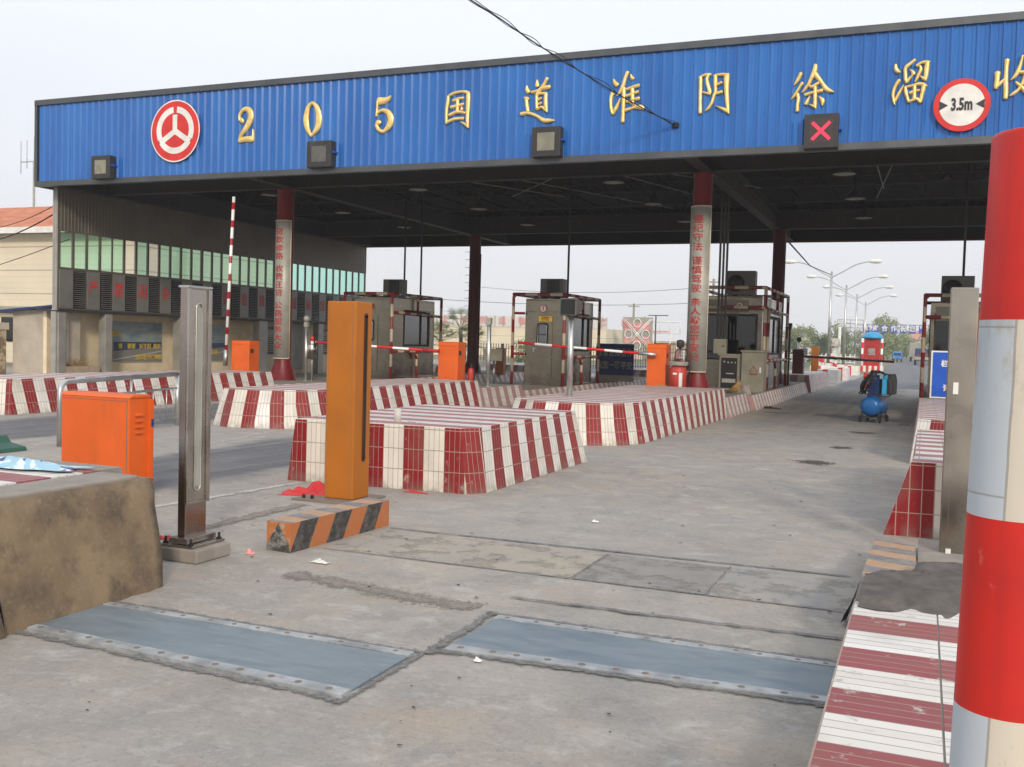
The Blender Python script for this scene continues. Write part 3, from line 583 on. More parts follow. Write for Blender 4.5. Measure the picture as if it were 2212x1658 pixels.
island([(-16.2, 11.7), (-14.55, 11.8), (-14.3, 12.3), (-14.2, 19.7), (-16.2, 19.7)], [(-16.0, 12.0), (-14.75, 12.05), (-14.5, 12.5), (-14.4, 19.72), (-16.0, 19.72)], .60,
       'red and white tiled island at the far left behind the steel railing')
island([(-.25, 8.62), (1.9, 8.74), (1.9, 12.35), (-.10, 12.35), (-.03, 9.3)], [(-.06, 8.65), (1.7, 8.77), (1.7, 12.42), (-.03, 12.42), (-.03, 9.35)], .61, 'red and white tiled island behind the steel cabinet on the right', us={0: (.235, .62)})
island([(-.12, 14.3), (.25, 14.05), (1.9, 14.05), (1.9, 20.95), (-.12, 20.95)], [(-.04, 14.5), (.28, 14.3), (1.8, 14.3), (1.8, 21.0), (-.04, 21.0)], .60, 'red and white tiled island in front of the third booth on the right')
# lower booth islands
kw = dict(group='low tiled islands under the toll booths', name='booth_island', mats=('tiledust', 'concrete_block'))
def low(x0, x1, y0, y1, z, label, **k): return boxisland(x0, x1, y0, y1, z, label, ins=.12, insy=.02, **{**kw, **k})
low(-5.95, -3.72, 21.0, 24.0, .42, 'low tiled island step under the second red column')
low(-5.95, -3.62, 24.02, 35.5, .36, 'low tiled island under the second booth')
boxisland(-5.9, -3.52, 35.52, 42.6, .60, 'tall dusty tiled island end beyond the second booth', ins=.12, insy=.1, mats=('tiledust', 'tiletop'), group='red and white tiled islands between the lanes')
low(-10.55, -8.86, 19.78, 22.3, .44, 'low tiled island step behind the rounded nose'); low(-10.6, -8.83, 22.32, 36, .30, 'low tiled island under the booth numbered one')
low(-16.2, -14.12, 19.75, 36, .30, 'low tiled island under the leftmost booth and red column')
low(-.1, 1.95, 21.05, 36, .42, 'low tiled island under the third booth')
boxisland(-10.5, -8.8, 36.1, 43, .55, 'dusty tiled island end beyond the booth numbered one', ins=.14, mats=('tiledust', 'tiletop'), group='red and white tiled islands between the lanes')
boxisland(-16.2, -14.1, 36.1, 42.5, .55, 'dusty tiled island end beyond the leftmost booth', ins=.14, mats=('tiledust', 'tiletop'), group='red and white tiled islands between the lanes')
boxisland(-22.4, -18.2, 38, 40.4, .35, 'low striped kerb beside the far left booth', ins=.06, mats=('tile', 'slab_mid'), group='low tiled islands under the toll booths')

# near kerb on the right, with its cement patch and worn end
kerb = thing('kerb_island', (.6, 4, 0), 'worn red and white tiled kerb at the bottom right with a fresh cement patch', 'kerb')
mb = MB(); n = 20
for q in range(n):
    y0, y1 = .4+(5.25-.4)*q/n, .4+(5.25-.4)*(q+1)/n
    for (xa, xb) in ((-.27, .108), (.116, .5), (.51, 1.3)):
        mb.face([(xa, y0, .25), (xb, y0, .25), (xb, y1, .25), (xa, y1, .25)], [(y0*.85+.04, 0 if xa < 0 else .5), (y0*.85+.04, .19), (y1*.85+.04, .19), (y1*.85+.04, 0)])
mb.build('tile_top', 'tilekerb', kerb, recalc=False)
MB().box(-.268, 1.3, .4, 5.9, 0, .246).build('kerb_body', 'concrete_block', kerb)
mb = MB(); rr = random.Random(5)
edge = [(-.25, 5.08), (-.12, 5.02), (.0, 5.14), (.06, 5.12), (.16, 5.06), (.28, 5.28), (.36, 5.30), (.5, 5.42), (.7, 5.45)]
topp = [(-.24, 5.80), (-.16, 6.02), (-.02, 6.05), (.0, 6.35), (.25, 6.42), (.7, 6.4)]
N_ = 16; Hh = []
def ev(P, t):
    t *= len(P)-1; i = min(int(t), len(P)-2); return tuple(a+(b-a)*(t-i) for a, b in zip(P[i], P[i+1]))
for i in range(N_+1):
    row = []
    for j in range(13):
        a, b = ev(edge, j/12), ev(topp, j/12); x = a[0]+(b[0]-a[0])*i/N_; y = a[1]+(b[1]-a[1])*i/N_
        e_ = min(i, N_-i, 3)/3; row.append((x+rr.uniform(-.008, .008), y+rr.uniform(-.008, .008), .247+.050*min(1, e_)+rr.uniform(-.011, .011)-(.03 if i == N_ else 0)))
    Hh.append(row)
mb.smooth = True
for i in range(N_):
    for j in range(12): mb.face([Hh[i][j], Hh[i][j+1], Hh[i+1][j+1], Hh[i+1][j]])
mb.build('cement_patch', 'wetcement', kerb)
mb = MB(); P0 = [(-.27, 5.9), (.02, 5.9), (.0, 7.45), (-.27, 7.55)]
zz = [.245, .245, .15, .15]
mb.face([(x, y, z) for (x, y), z in zip(P0, zz)], [(y*.62+(x+.3)*.25, 0) for x, y in P0])
for i in range(4):
    j = (i+1) % 4; mb.face([(*P0[i], 0), (*P0[j], 0), (*P0[j], zz[j]), (*P0[i], zz[i])], [(P0[i][1], 0), (P0[j][1], 0), (P0[j][1], zz[j]), (P0[i][1], zz[i])])
mb.face([(P0[1][0], 5.9, .2), (.9, 5.9, .2), (.9, 8.1, .03), (P0[2][0], 8.0, .03)])
mb.build('painted_end', 'hazard_top', kerb)
mb = MB()
for x0, x1, y, z in ((.0, .2, 7.9, .02),): mb.box(.02, .9, 5.92, 7.9, 0, .12)
mb.build('mortar_bed', 'concrete_block', kerb)
mb = MB(); mb.smooth = True
for k in range(7):
    a = 5.62+.03*k; mb.face([(-.275, a, .20-.02*(k % 2)), (-.275, a+.03, .22-.015*(k % 3)), (-.33-.012*(k % 2), a+.01, .03), (-.34-.01*(k % 3), a-.02, .01)])
tag(mb.build('plastic_scrap', 'black'), 'black plastic scrap hanging from the broken kerb side', 'plastic scrap')

# near rendered block on the left
blk = thing('concrete_island', (-5, 3, 0), 'brown rendered block at the lower left with worn tiles on top', 'traffic island')
def batter(x1b, x1t, y0, y1b, y1t, z, name, mat, x0=-6.6):
    m = MB(); nx = 18; nz = 8; rr = random.Random(3); m.smooth = True
    G = [[(x1b+(x1t-x1b)*k/nz + (.010*math.sin(i*1.7+k)+rr.uniform(-.004, .004)) - (.03 if k == nz else 0), y0+((y1b+(y1t-y1b)*k/nz)-y0)*i/nx, z*k/nz-(.012 if k == nz else 0)) for k in range(nz+1)] for i in range(nx+1)]
    for i in range(nx):
        for k in range(nz): m.face([G[i][k], G[i+1][k], G[i+1][k+1], G[i][k+1]])
    B = [(x0, y1b, 0), (x0, y1t, z)]; m.smooth = False
    E = [G[nx][k] for k in range(nz+1)]; m.face(E + [B[1], B[0]])
    T = [G[i][nz] for i in range(nx+1)]; m.face(T[::-1] + [(x0, y0, z), (x0, y1t, z)])
    return m.build(name, mat, blk)
batter(-4.06, -4.24, 3.47, 4.56, 4.66, .63, 'rendered_body', 'block')
batter(-4.02, -4.19, -1.0, 3.45, 3.34, .64, 'rendered_end', 'block')
mb = MB()
for q in range(16):
    y0, y1 = -.5+(4.60+.5)*q/16, -.5+5.10*(q+1)/16
    mb.box(-6.4, -4.60, y0, y1, .60, .643)
mb.build('tile_top', 'tilekerb', blk)
mb2 = MB(); mb2.box(-4.598, -4.30, -.5, 4.60, .60, .637); mb2.build('cement_rim', 'concrete_block', blk, bevel=.01)
mb = MB(); mb.box(-6.4, -4.62, 4.58, 4.80, .60, .64); mb.build('broken_edge', 'concrete_block', blk)

# ================================================================ canopy
can = thing('toll_canopy', (-10, 22, 0), 'blue ribbed toll canopy spanning the lanes on red columns', 'canopy')
X0, X1, YF, YB, ZB, ZT = -22.1, 12.0, 19.8, 36.6, 5.34, 7.41
mb = MB(); pitch_ = .2125; x = X0+.06; prof = []
while x < X1:
    prof += [(x, YF), (x+pitch_*.34, YF), (x+pitch_*.36, YF-.006), (x+pitch_*.40, YF-.006), (x+pitch_*.42, YF), (x+pitch_*.70, YF), (x+pitch_*.72, YF-.028), (x+pitch_*.80, YF-.030), (x+pitch_*.995, YF-.002)]; x += pitch_
for (a, b), (c, d) in zip(prof, prof[1:]): mb.face([(a, b, ZB+.05), (c, d, ZB+.05), (c, d, ZT), (a, b, ZT)])
mb.build('fascia', 'bluepanel', can, recalc=False)
mb = MB(); y = YF; prof = []
while y < YB: prof += [(X0, y), (X0, y+.17), (X0-.028, y+.18), (X0-.028, y+.205)]; y += pitch_
for (a, b), (c, d) in zip(prof, prof[1:]): mb.face([(a, b, ZB+.05), (c, d, ZB+.05), (c, d, ZT), (a, b, ZT)])
mb.build('side_fascia', 'bluepanel', can, recalc=False)
mb = MB(); mb.box(X0-.05, X1, YF-.07, YF+.10, ZT-.01, ZT+.13); mb.box(X0-.05, X1, YF-.06, YF+.08, ZB-.08, ZB+.055); mb.box(X0-.06, X0+.03, YF-.055, YF+.05, ZB+.055, ZT-.01)
mb.box(X0-.05, X0+.05, YF+.1, YB, ZB-.08, ZB+.055); mb.box(X0-.05, X0+.08, YF+.1, YB, ZT-.01, ZT+.12)
mb.build('edge_trim', 'trim', can, bevel=.004)
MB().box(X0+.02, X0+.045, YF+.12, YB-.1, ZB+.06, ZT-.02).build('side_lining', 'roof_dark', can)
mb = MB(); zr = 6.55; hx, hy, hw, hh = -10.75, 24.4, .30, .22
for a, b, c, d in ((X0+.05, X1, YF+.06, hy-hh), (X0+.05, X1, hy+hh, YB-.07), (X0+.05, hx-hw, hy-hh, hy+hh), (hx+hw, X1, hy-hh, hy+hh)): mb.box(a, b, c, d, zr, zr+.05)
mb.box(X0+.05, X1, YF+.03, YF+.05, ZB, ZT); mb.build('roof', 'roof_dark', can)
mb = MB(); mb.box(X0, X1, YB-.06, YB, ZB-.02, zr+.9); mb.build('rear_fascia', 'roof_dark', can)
MB().box(X0, X1, YB-.08, YB+.02, ZB-.07, ZB-.02).build('rear_edge', 'red', can)
def ibeam(a, b, z0, z1, w=.11):
    mb = MB(); (xa, ya), (xb, yb) = a, b
    if xa == xb:
        mb.box(xa-.008, xa+.008, ya, yb, z0, z1); mb.box(xa-w, xa+w, ya, yb, z0, z0+.03); mb.box(xa-w, xa+w, ya, yb, z1-.03, z1)
    else:
        mb.box(xa, xb, ya-.008, ya+.008, z0, z1); mb.box(xa, xb, ya-w, ya+w, z0, z0+.03); mb.box(xa, xb, ya-w, ya+w, z1-.03, z1)
    return mb
for y in (21.9, 32.9): ibeam((X0+.1, y), (X1, y), 5.32, 5.92).build('beam', 'beam', can)
for x in (-21.7, -15.42, -4.55, 5.65): ibeam((x, YF+.1), (x, YB-.1), 5.3, 5.86, .13).build('beam', 'beam', can)
for y in (20.6, 24.6, 27.3, 30.1, 35.2):
    mb = MB(); z0, z1 = 5.78, 6.48; mb.box(X0+.1, X1, y-.03, y+.03, z0, z0+.05); mb.box(X0+.1, X1, y-.03, y+.03, z1, z1+.05); x = X0+.5
    while x < X1-1.2: mb.tube([(x, y, z1), (x+.55, y, z0+.03), (x+1.1, y, z1)], .02, 5); mb.tube([(x+.55, y, z0), (x+.55, y, z1)], .014, 4); x += 1.1
    mb.build('truss', 'beam', can)
mb = MB()
for x in [X0+1.2*k for k in range(29)]: mb.box(x-.03, x+.03, YF+.1, YB-.1, 6.50, 6.548)
mb.build('purlins', 'roof_dark', can)
mb = MB()
for k, (xa, ya, xb, yb) in enumerate([(-8.9, 20.2, -4.2, 27.1), (-7.9, 22.2, -6.2, 27.8), (-10.7, 23.0, -7.4, 30.6), (-1.2, 20.1, -1.15, 27.9), (-.6, 22.1, -1.4, 29.6), (-6.3, 21.0, -11.4, 27.2), (-13.4, 20.4, -9.2, 24.3), (-12.6, 22.4, -9.9, 27.6)]):
    mb.tube([(xa, ya, 5.76), (xb, yb, 5.76)], .016, 5)
mb.build('tie_rods', 'rod', can)
COLS = {}
def column(x, y, zb, r, mat, flare=True, top=5.3):
    c = MB(); c.lathe([(r+.02, top), (r+.02, top-.05), (r, top-.05), (r, zb+.45), (r+.06, zb+.30), (r+.13, zb+.02), (r+.15, zb)], (x, y, 0), 28)
    return c.build('column', mat, can)
def sign_on(col, cx, cy, r, ctr, z0, z1, lines, sz_):
    """a curved slogan sheet wrapped round the front of a column, with its lettering bent to match"""
    R1 = r+.028; hs = R(76); c0 = R(ctr)
    def P(a, rad, z): return (cx+rad*math.cos(a), cy+rad*math.sin(a), z)
    m = MB(); m.smooth = True; A = [c0-hs+2*hs*k/20 for k in range(21)]
    for a, b in zip(A, A[1:]):
        m.face([P(a, R1, z0), P(b, R1, z0), P(b, R1, z1), P(a, R1, z1)]); m.face([P(a, r, z1), P(a, R1, z1), P(b, R1, z1), P(b, r, z1)]); m.face([P(a, r, z0), P(a, R1, z0), P(b, R1, z0), P(b, r, z0)])
    m.smooth = False
    for a in (A[0], A[-1]): m.face([P(a, r, z0), P(a, R1, z0), P(a, R1, z1), P(a, r, z1)])
    sg = m.build('slogan_board', 'signgrey', col, recalc=True)
    m = MB()
    for z in (z0, z1): m.tube([P(a, R1+.004, z) for a in A], .014, 5)
    for a in (A[0], A[-1]): m.tube([P(a, R1+.002, z0), P(a, R1+.002, z1)], .012, 5)
    m.build('rim', 'cream', sg)
    tot = sum(1 if ch != ' ' else .52 for ch in lines); z = z1-(z1-z0)*.055; dz = (z1-z0)*.885/tot; L = []; out = []
    for ch in lines+' ':
        if ch == ' ':
            z -= dz*.52
            if L: out.append(join_text(L, 'lettering'))
            L = []; continue
        L.append(text(ch, sz_, 'letter_red', 'lettering', sg, (0, 0, z-dz*.5), bold=.002, extrude=.001, sx=1.22, sz=.95)); z -= dz
    import bmesh
    for o in out:
        bm = bmesh.new(); bm.from_mesh(o.data)
        for k in range(-7, 8): bmesh.ops.bisect_plane(bm, geom=bm.verts[:]+bm.edges[:]+bm.faces[:], plane_co=(k*.022, 0, 0), plane_no=(1, 0, 0))
        bmesh.ops.triangulate(bm, faces=bm.faces[:]); bm.to_mesh(o.data); bm.free()
        for v in o.data.vertices:
            w_ = v.co; a = c0+w_.x/R1; q = P(a, R1+.005-w_.y, w_.z); v.co = q
c1 = column(-15.63, 21.9, .30, .215, 'red'); sign_on(c1, -15.63, 21.9, .215, -92, .87, 4.47, '贷款修路 收费还贷 公路服务大众', .205)
c2 = column(-4.64, 21.9, .42, .205, 'red'); sign_on(c2, -4.64, 21.9, .205, -98, .93, 4.56, '遵纪守法 谨慎驾驶 亲人盼您平安归', .205)
column(5.65, 21.9, .42, .205, 'red')
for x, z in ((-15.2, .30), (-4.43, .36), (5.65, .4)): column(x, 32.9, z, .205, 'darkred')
mb = MB()
for k in range(15): mb.box(-15.58, -15.36, 32.88, 32.90, 1.6+.28*k, 1.615+.28*k)
mb.build('climbing_pegs', 'dark', can)
mb = MB(); mb.tube([(-14.94, 32.8, .3), (-14.94, 32.8, 4.6)], .035, 8); mb.build('drain_pipe', 'darkred', can)

# gold characters, roundel, width sign, lane signals
def brush(name, key, label, h=.030):
    m = MB(); m.smooth = True
    for si, st in enumerate(GOLD[key]):
        pts = smooth_pts([tuple(float(q)/1000 for q in p) for p in st], 5); yo = .0006*(si % 5); n = len(pts); rows = []
        # rounded ends
        def sec(p, d, k):
            px, pz, w_ = p; nx, nz = -d[1], d[0]; w_ = (w_*1.08+.003)*k; hh = h*(.35+.65*k)
            return [(px+nx*w_*a, YF-.036-yo-hh*b, pz+nz*w_*a) for a, b in ((-1.06, -.6), (-1.0, .12), (-.72, .62), (-.30, .95), (.05, 1.02), (.5, .85), (.88, .45), (1.0, .1), (1.06, -.6))]
        for i, p in enumerate(pts):
            a = pts[max(i-1, 0)]; b = pts[min(i+1, n-1)]; d = Vector((b[0]-a[0], b[1]-a[1])); d = d.normalized() if d.length > 1e-6 else Vector((1, 0))
            if i == 0: 
                q = (p[0]-d.x*p[2]*.55, p[1]-d.y*p[2]*.55, p[2]); rows.append(sec(q, d, .55))
            rows.append(sec(p, d, 1.))
            if i == n-1:
                q = (p[0]+d.x*p[2]*.55, p[1]+d.y*p[2]*.55, p[2]); rows.append(sec(q, d, .55))
        for r0, r1 in zip(rows, rows[1:]):
            for k in range(len(r0)-1): m.face([r0[k], r0[k+1], r1[k+1], r1[k]])
        m.face(rows[0]); m.face(rows[-1][::-1])
    o = m.build(name, 'gold'); return tag(o, label, 'sign character', 'gold characters on the blue fascia')
brush('gold_numeral', '2', 'gold numeral 2 on the blue canopy, beside the red roundel'); brush('gold_numeral', '0', 'gold numeral 0 on the blue canopy between the 2 and the 5')
brush('gold_numeral', '5', 'gold numeral 5 on the blue canopy')
for k, l in (('guo', 'gold character 国 right of the numeral 5'), ('dao', 'gold character 道 above the third lane signal'), ('huai', 'gold character 淮 crossed by the hanging cable'), ('yin', 'gold character 阴 right of the hanging cable'),
             ('xu', 'gold character 徐 above the red cross signal'), ('liu', 'gold character 溜 left of the round width sign'), ('shou', 'gold character 收 cut by the right edge of the view')):
    brush('gold_character', k, l)
def disc(m, cx, cz, y, r, n=48, y2=None, r2=None):
    a = [(cx+r*math.cos(2*math.pi*k/n), y, cz+r*math.sin(2*math.pi*k/n)) for k in range(n)]
    if r2 is None: m.face(a[::-1] if True else a)
    else:
        b = [(cx+r2*math.cos(2*math.pi*k/n), y, cz+r2*math.sin(2*math.pi*k/n)) for k in range(n)]
        for k in range(n): m.face([a[k], a[(k+1) % n], b[(k+1) % n], b[k]])
def arc(m, cx, cz, y, r0, r1, t0, t1, n=24):
    for k in range(n):
        a, b = R(t0+(t1-t0)*k/n), R(t0+(t1-t0)*(k+1)/n)
        m.face([(cx+r0*math.cos(a), y, cz+r0*math.sin(a)), (cx+r1*math.cos(a), y, cz+r1*math.sin(a)), (cx+r1*math.cos(b), y, cz+r1*math.sin(b)), (cx+r0*math.cos(b), y, cz+r0*math.sin(b))])
lc = (-17.40, 6.47); rd = thing('roundel_sign', (lc[0], YF, lc[1]), 'red and white road emblem roundel on the blue canopy', 'sign')
m = MB(); m.lathe([(.745, 0), (.745, .05)], (lc[0], YF-.082, lc[1]), 64, 'y'); m.build('disc', 'signred', rd)
m = MB(); arc(m, lc[0], lc[1], YF-.0835, .735, .765, 0, 360, 64)
yy = YF-.086
for t0, t1 in ((14, 84), (96, 166)): arc(m, lc[0], lc[1]+.02, yy, .43, .58, t0-38 if t0 < 50 else t0, t1 if t0 < 50 else t1+38)
arc(m, lc[0], lc[1]+.02, yy, .43, .58, 214, 326); 
def bar(cx, cz, ang, r0, r1, w_):
    a = R(ang); d = Vector((math.cos(a), math.sin(a))); n_ = Vector((-d.y, d.x)); P = [d*r0+n_*w_, d*r0-n_*w_, d*r1-n_*w_, d*r1+n_*w_]
    m.face([(cx+p.x, yy-.002-.0006*(ang % 7), cz+p.y) for p in P])
bar(*lc, 90, -.04, .40, .07); bar(*lc, 211, -.04, .54, .07); bar(*lc, 329, -.04, .54, .07)
m.build('emblem', 'signwhite', rd, recalc=False)
wc = (.44, 5.96); ws_ = thing('width_limit_sign', (wc[0], YF, wc[1]), 'round red rimmed sign reading 3.5m between two black arrows', 'sign')
m = MB(); m.lathe([(.47, .0), (.47, .05)], (wc[0], YF-.11, wc[1]), 64, 'y'); m.build('rim', 'signred', ws_)
m = MB(); disc(m, wc[0], wc[1], YF-.114, .375); m.build('face', 'signwhite', ws_)
y_ = YF-.118
for s in (-1, 1): m = MB(); m.face([(wc[0]+s*.372, y_, wc[1]+.085), (wc[0]+s*.372, y_, wc[1]-.085), (wc[0]+s*.225, y_, wc[1])]); m.build('arrow', 'letter_dark', ws_, recalc=False)
text('3.5m', .30, 'letter_dark', 'lettering', ws_, (wc[0]-.0, y_, wc[1]), bold=.012, sx=.60, sz=1.0)
def signal(x, z, w_, h_, label, lit=False, inner='glass_grey'):
    t = thing('lane_signal', (x, YF, z), label, 'lane signal', 'square lane signals under the fascia')
    m = MB(); m.box(x-w_/2, x+w_/2, YF-.25, YF-.04, z-h_/2, z+h_/2); m.build('housing', 'dark', t, bevel=.012)
    m = MB(); k = .30 if not lit else .34; m.box(x-w_*k, x+w_*k, YF-.256, YF-.246, z-h_*k, z+h_*k); sc = m.build('screen', inner, t)
    if lit:
        m = MB(); s = w_*.27
        for sg in (-1, 1):
            d = Vector((1, sg)).normalized()*s*1.35; n_ = Vector((-d.y, d.x)).normalized()*.030
            P = [d+n_, d-n_, -d-n_, -d+n_]; m.face([(x+p.x, YF-.260-.001*sg, z+p.y) for p in P])
        m.build('red_cross', 'led', t)
    m = MB(); m.box(x+w_/2, x+w_/2+.05, YF-.2, YF-.03, z+.02, z+.06); m.build('bracket', 'bluesign', t)
M['screen1'] = paint('unlit_signal_glass', (.22, .21, .16), .25, dirt=.3); M['screen2'] = paint('dusty_signal_glass', (.10, .10, .09), .25, dirt=.5); M['screen3'] = paint('black_led_panel', (.05, .04, .04), .5)
signal(-19.65, 5.65, .62, .58, 'unlit square lane signal at the left end of the canopy', inner='screen1'); signal(-13.07, 5.68, .66, .60, 'unlit lane signal with a dusty grey face below the numeral 0', inner='screen2')
signal(-7.48, 5.68, .64, .62, 'unlit lane signal with a pale face below the character 道', inner='screen1'); signal(-1.96, 5.60, .62, .64, 'lane signal showing a lit red cross', True, 'screen3')
# high bay lamps
hb = None
for iy, y in enumerate((22.25, 25.9, 29.7)):
    for ix, x in enumerate((-16.4, -11.9, -6.8, -1.72)):
        lab = 'dark round ceiling lamp in the %s row under the canopy, %s from the left' % (('front', 'middle', 'rear')[iy], ('first', 'second', 'third', 'fourth')[ix])
        if hb is None:
            hb = thing('ceiling_lamp', (x, y, 5.2), lab, 'lamp', 'round high bay lamps under the canopy')
            m = MB(); m.lathe([(.03, .6), (.03, .22), (.09, .20), (.12, .10), (.26, .0), (.25, .0), (.10, .08)], (x, y, 5.22), 20); m.build('shade', 'dark', hb)
            m = MB(); m.lathe([(.235, .012), (.12, -.01), (.01, -.02)], (x, y, 5.22), 20); m.build('lens', 'grey_metal', hb)
        else:
            o = copy_tree(hb); o.location = (x, y, 5.2); relabel(o, lab)
# cable to the fascia
m = MB()
cab_pts = [(-4.77, 19.74, 5.90), (-5.27, 18.9, 6.10), (-5.79, 18.0, 6.35), (-6.29, 16.8, 6.60), (-6.48, 16.0, 6.68), (-6.61, 15.0, 6.74), (-6.72, 14.0, 6.76), (-6.75, 13.0, 6.80), (-6.8, 9.0, 6.9)]
for off, r in ((0, .012), (.035, .007), (-.02, .006)):
    pp = smooth_pts(cab_pts, 8); pp = [(a+off*math.sin(i*.9)*.6, b, c+off*math.cos(i*.8)*.7+off) for i, (a, b, c) in enumerate(pp)]; pp[0] = cab_pts[0]; m.tube(pp, r, 5)
m.box(-4.83, -4.73, 19.70, 19.80, 5.86, 5.95)
tag(m.build('hanging_cable', 'rubber'), 'twisted black cables running through the air down to the blue fascia', 'cable')
# ================================================================ toll office along the left edge
off = thing('toll_office', (-22.2, 28, 0), 'long grey clad toll office with mint green windows along the left side', 'building')
XW, Y0, Y1, ZS, ZP, ZW, ZC = -21.9, 20.32, 36.45, 2.03, 3.16, 4.17, 5.86
def ribbed(name, y0, y1, z0, z1, mat, par, x=XW, pitch=.12, d=.012, mb=None):
    m = mb or MB(); y = y0; P = []
    while y < y1-.001: P += [(x, y), (x, min(y+pitch*.7, y1)), (x+d, min(y+pitch*.74, y1)), (x+d, min(y+pitch*.94, y1))]; y += pitch
    P.append((x, y1))
    for (a, b), (c, d_) in zip(P, P[1:]): m.face([(a, b, z0), (c, d_, z0), (c, d_, z1), (a, b, z1)])
    if mb is None: return m.build(name, mat, par)
wins = []; g = [(20.36, 4), (22.26, 8), (26.17, 8), (30.08, 8), (33.96, 5)]
for ys, n in g:
    for k in range(n): wins.append((ys+.485*k+.03, ys+.485*k+.45))
m = MB(); ribbed('', Y0, Y1, ZW, ZC, None, None, mb=m)
yc = Y0
for a, b in wins:
    m.box(XW-.035, XW+.002, yc, a, ZP, ZW); yc = b
m.box(XW-.035, XW+.002, yc, Y1, ZP, ZW); m.box(XW-.10, XW-.02, Y0, Y1, ZW, ZC); m.box(XW-.1, XW+.0, Y0, Y1, ZP-.04, ZP)
m.box(XW-.03, XW, Y0, Y1, ZS, ZP-.04); m.build('upper_wall', 'office_steel', off)
m = MB(); m.box(XW-.8, XW+.03, Y0-.0, Y1, ZS-.07, ZS); m.build('soffit', 'dark', off)
clear = {5, 7}
for i, (a, b) in enumerate(wins):
    m = MB(); w_ = .016
    m.box(XW-.02, XW+.012, a-.008, a+w_-.008, ZP, ZW); m.box(XW-.02, XW+.012, b+.008-w_, b+.008, ZP, ZW); m.box(XW-.02, XW+.012, a+.008, b-.008, ZP, ZP+.02); m.box(XW-.02, XW+.012, a+.008, b-.008, ZW-.02, ZW)
    f = m.build('window', 'office_steel', off); m = MB(); m.face([(XW-.01, a, ZP+.02), (XW-.01, b, ZP+.02), (XW-.01, b, ZW-.02), (XW-.01, a, ZW-.02)])
    g_ = m.build('pane', 'clear' if i in clear else 'mint', f)
    if i in clear: f['label'] = 'clear pane without green tint'
chars = '严禁闲杂人员在收费区域逗留'; yp = 20.36; lou = []
while yp < Y1-.5: lou.append(yp); yp += .97
for i, y in enumerate(lou):
    m = MB(); m.box(XW, XW+.02, y, y+.47, ZS+.03, ZP-.05); m.build('wall_panel', 'panel_grey', off, bevel=.004)
    m = MB(); m.box(XW-.0, XW+.006, y+.50, y+.93, ZS+.03, ZP-.05)
    lv = m.build('louvre', 'black', off); m = MB(); nz = 18
    for k in range(nz):
        z = ZS+.07+(ZP-ZS-.16)*k/(nz-1); dy = .004*math.sin(k*2.1+i)
        m.face([(XW+.008, y+.51, z+.022+dy), (XW+.008, y+.92, z+.022), (XW+.034, y+.92, z), (XW+.034, y+.51, z+dy)]); 
    m.build('slats', 'steel_light', lv)
for i, ch in enumerate(chars):
    y = lou[i+1]+.235 if i+1 < len(lou) else 0
    if y: text(ch, .46, 'signred', 'lettering', off, (XW+.024, y, 2.63), face='+x', bold=.003, sx=.78, sz=1.0, label='red character %s on the grey panel' % ch)
# front end: the narrow face and the posts
m = MB(); ax = X0+.02
P = [(ax, Y0-.02)]; x = ax
while x < XW-.06: P += [(x+.05, Y0-.02), (x+.055, Y0-.035), (x+.07, Y0-.035), (x+.075, Y0-.02)]; x += .085
P.append((XW, Y0-.02))
for (a, b), (c, d_) in zip(P, P[1:]): m.face([(a, b, ZS), (c, d_, ZS), (c, d_, ZC), (a, b, ZC)])
m.box(X0+.02, XW-.03, Y0, Y0+.1, ZS, ZC); m.box(X0+.02, XW, Y0-.04, Y0+.05, ZS-.04, ZS); m.build('front_face', 'pillar', off)
m = MB(); m.box(-22.12, -21.94, Y0-.02, Y0+.18, 0, ZS-.07)
m.build('post', 'pillar', off)
for ya, yb in ((20.36, 20.62), (22.05, 22.32), (25.15, 25.45), (29.25, 29.75), (33.0, 33.35)):
    m = MB(); m.box(-22.17, XW-.005, ya, yb, 0, ZS-.07); m.build('post', 'pillar', off, bevel=.01)
m = MB(); m.box(-22.75, -22.62, Y0+.3, Y1, 0, ZS-.07); m.build('ground_floor_wall', 'cream_wall', off)
for ya, yb in ((29.9, 31.6), (34.2, 35.2)):
    m = MB(); m.box(-22.62, -22.57, ya, yb, .75, 1.75); fr = m.build('window', 'dark', off); m = MB()
    m.box(-22.57, -22.562, ya+.06, yb-.06, .80, 1.70); m.build('pane', 'darkglass', fr); m = MB()
    for k in range(10): m.box(-22.56, -22.555, ya+.08, yb-.08, .86+.08*k, .868+.08*k)
    m.build('blind', 'steel_light', fr)
m = MB(); m.box(-22.62, -22.56, 32.1, 32.95, .15, 1.95); dr = m.build('door', 'pillar', off); MB().box(-22.56, -22.53, 32.18, 32.22, 1.0, 1.12).build('handle', 'steel_light', dr)
def poster(y0, y1, label, small):
    t = thing('poster', (-22.6, (y0+y1)/2, 1.1), label, 'poster', 'printed boards on the office wall')
    MB().box(-22.615, -22.585, y0, y1, .52, 1.76).build('frame', 'grey_metal', t); m = MB()
    a, b, c, d = y0+.03, y1-.03, .55, 1.73; m.face([(-22.58, a, c), (-22.58, b, c), (-22.58, b, d), (-22.58, a, d)], [(0, 0), (1, 0), (1, 1), (0, 1)]); m.build('print', 'poster', t)
    k = (y1-y0)
    L = [text(s, .17, 'yellow', 'lettering', t, (-22.575, y0+k*p, z), face='+x', bold=.004) for s, p, z in small]
    join_text(L, 'lettering')
poster(23.03, 25.12, 'landscape print with yellow words 请 谢谢 对不起 再见 beside the mail box', [('请', .14, 1.0), ('谢谢', .36, 1.0), ('对不起', .64, 1.0), ('再见', .89, 1.0), ('您好:', .07, 1.38), ('公路收费管理处', .72, .66)])
poster(26.0, 28.3, 'second landscape print behind the raised boom gate', [('公路 服务', .5, 1.05), ('为您服务安全畅通', .5, .82)])
